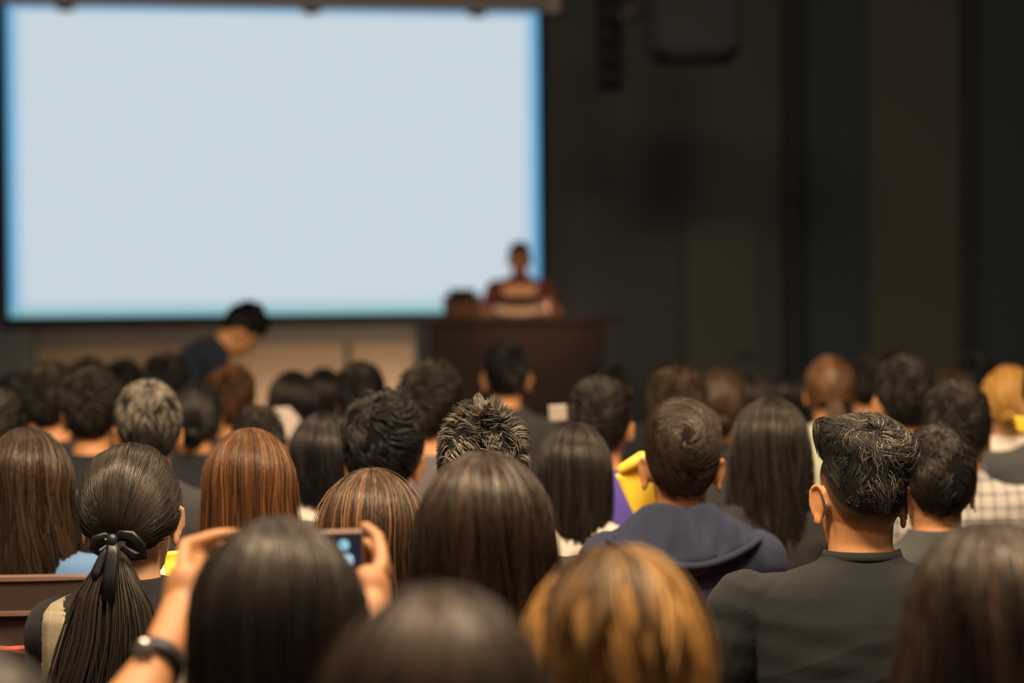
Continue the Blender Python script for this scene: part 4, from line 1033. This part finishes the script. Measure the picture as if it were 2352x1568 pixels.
def glow(name, col, st):
    m, N, L, B = nt(name); B.inputs['Base Color'].default_value = (.01, .01, .01, 1); B.inputs['Emission Color'].default_value = (*col, 1); B.inputs['Emission Strength'].default_value = st; return m
sx = W_ / 2 - .004
pbox('viewfinder', (sx - .036, -.0016, -Hh / 2 + .008), (sx, -.0008, Hh / 2 - .008), glow('viewfinder_glow', (.004, .010, .026), 1.0))
def dot(name, x, z, r_, m):
    mb = MB(); mb.rings([[(x + r_ * math.cos(a), yy, z + r_ * math.sin(a)) for a in np.arange(24) * math.pi / 12] for yy in (-.0012, -.0022)]); o = link(name, mb.mesh(name, False), m, ph); return o
def ppx(px, py): 
    q = ph.matrix_world.inverted() @ P(px, py, dp); return q.x, q.z
x, z = ppx(790, 1251); dot('screen_picture', x, z, .007, glow('picture_glow_a', (.30, .62, .72), 1.0))
x, z = ppx(794, 1288); dot('screen_picture', x, z, .010, glow('picture_glow_b', (.60, .82, .95), 1.4))
# ------------------------------------------------------------------ yellow folders, the second phone, chairs
YEL = plain('folder_yellow', (.95, .62, .05), .4, .4, 0, .1, 30, .05)
def slab(name, label, cat, quad, d, m, thick=.012, bend=0.0, part='cover', ds=(0, 0, 0, 0)):
    """a stiff sheet with thickness through four points of the hall"""
    Q = [P(x, y, d + ds[i]) for i, (x, y) in enumerate(quad)]; c = sum(Q, Vector()) / 4
    r = empty(name, c); tag(r, label, cat); mb = MB(); nu, nv = 10, 10; v = []
    for side in (0, 1):
        for j in range(nv):
            for i in range(nu):
                a = i / (nu - 1); b = j / (nv - 1)
                p = (Q[0] * (1 - a) + Q[1] * a) * (1 - b) + (Q[3] * (1 - a) + Q[2] * a) * b - c
                p = p + Vector((0, side * thick + bend * (math.sin(a * math.pi) + .3 * math.sin(b * 5 + a * 3)), 0)); v.append(tuple(p))
    f = []
    n = nu * nv
    for j in range(nv - 1):
        for i in range(nu - 1):
            k = j * nu + i; f.append((k, k + 1, k + nu + 1, k + nu)); f.append((n + k, n + k + nu, n + k + nu + 1, n + k + 1))
    edge_ = [i for i in range(nu)] + [j * nu + nu - 1 for j in range(1, nv)] + [(nv - 1) * nu + i for i in range(nu - 2, -1, -1)] + [j * nu for j in range(nv - 2, 0, -1)]
    for i in range(len(edge_)):
        a = edge_[i]; b = edge_[(i + 1) % len(edge_)]; f.append((a, a + n, b + n, b))
    mb.add(v, f); o = link(part, mb.mesh(part), m, r); return r
r = slab('yellow_folder', 'bright yellow folder held up beside the man in the navy hoodie', 'folder', [(1413, 1090), (1530, 1062), (1560, 1190), (1470, 1212)], 5.35, YEL, bend=.012, ds=(0, 0, .02, .0))
c = r.location
mb = MB(); q0 = P(1428, 1078, 5.36) - c; q1 = P(1520, 1052, 5.36) - c
mb.tube([q0, (q0 + q1) / 2 + Vector((0, 0, .012)), q1], [.012, .016, .014], n=10); link('rolled_flap', mb.mesh('rolled_flap'), YEL, r)
slab('yellow_bag', 'crinkled bright yellow bag beside the shoulder of the ponytailed woman', 'bag', [(366, 1272), (452, 1268), (430, 1345), (388, 1335)], 4.35, YEL, bend=.02, thick=.03)
slab('yellow_booklet', 'small yellow booklet at the right frame edge before the grey jacket', 'booklet', [(2330, 955), (2400, 965), (2400, 1000), (2338, 990)], 6.7, YEL)
r = slab('pale_tablet', 'pale blurred tablet held up left of the person in purple', 'tablet', [(1260, 931), (1301, 929), (1303, 966), (1262, 968)], 6.9, plain('tablet_cream', (.42, .34, .28), .5))
r = slab('shoulder_patch', 'white slab standing in for a white-shirted shoulder between the dark heads left of centre', 'paper', [(628, 938), (664, 935), (690, 965), (662, 1015)], 8.88, plain('patch_white', (.68, .55, .46), .6))  # added slab filling in for a shoulder in a white shirt
# chairs that show
CH_BR = plain('chair_brown', (.050, .032, .024), .45, .4); CH_RIM = plain('chair_rim', (.20, .12, .09), .35, .5); RED = cloth('chair_red', (.34, .035, .030))
def chair(px, d, ztop, rot, label, back, rim, group=None, w=.24, ridge=.07):
    p = P(px, 1300, d); r = empty('auditorium_chair', (p.x, p.y, 0), R(rot)); tag(r, label, 'chair', group)
    def panel_(nm, z0, z1, off, th, m, ww):
        mb = MB(); rings = []
        for k in range(17):
            t = -1 + k / 8; x = ww * t; y = -.30 + off + .05 * t * t
            e = .025 * t ** 4
            rings.append([(x, y, z0), (x, y, z1 - e), (x, y + th, z1 - e), (x, y + th, z0)])
        mb.rings(rings); o = link(nm, mb.mesh(nm, False), m, r); bevel_obj(o, .004); return o
    panel_('backrest', .46, ztop, 0, .035, back, w)
    panel_('top_rim', ztop, ztop + .008, -.004, .043, rim, w + .004)
    if ridge: panel_('back_ridge', ztop - ridge - .008, ztop - ridge, -.012, .012, rim, w)
    mb = MB(); mb.box((-w, -.26, .33), (w, .20, .38)); o = link('seat', mb.mesh('seat', False), RED, r); bevel_obj(o, .02, 3)
    for sx_ in (-1, 1):
        for sy in (-.24, .16):
            mb = MB(); mb.tube([(sx_ * (w - .03), sy, .33), (sx_ * (w - .02), sy, 0.01)], [.014, .012], n=8); link('leg', mb.mesh('leg'), plain('chair_leg', (.02, .02, .02), .4, .5, .6), r)
    return r
chair(62, 4.99, P(100, 1334, 4.69).z, 2, 'dark brown auditorium chair with a curved rim behind the woman in denim', CH_BR, CH_RIM, w=.26, ridge=.058)
chair(-147, 4.45, P(48, 1497, 4.15).z, 0, 'red-backed chair at the lower left corner beside the linen vest', RED, plain('chair_red_lit_rim', (.55, .10, .07), .5), w=.235, ridge=0)  # brighter red on the rim paints in the lit top edge
chair(1565, 5.23, P(1660, 1512, 4.93).z, 0, 'red chair showing between the blonde hair and the man in the faded t-shirt', RED, plain('chair_red_lit_rim', (.55, .10, .07), .5), w=.22, ridge=0)
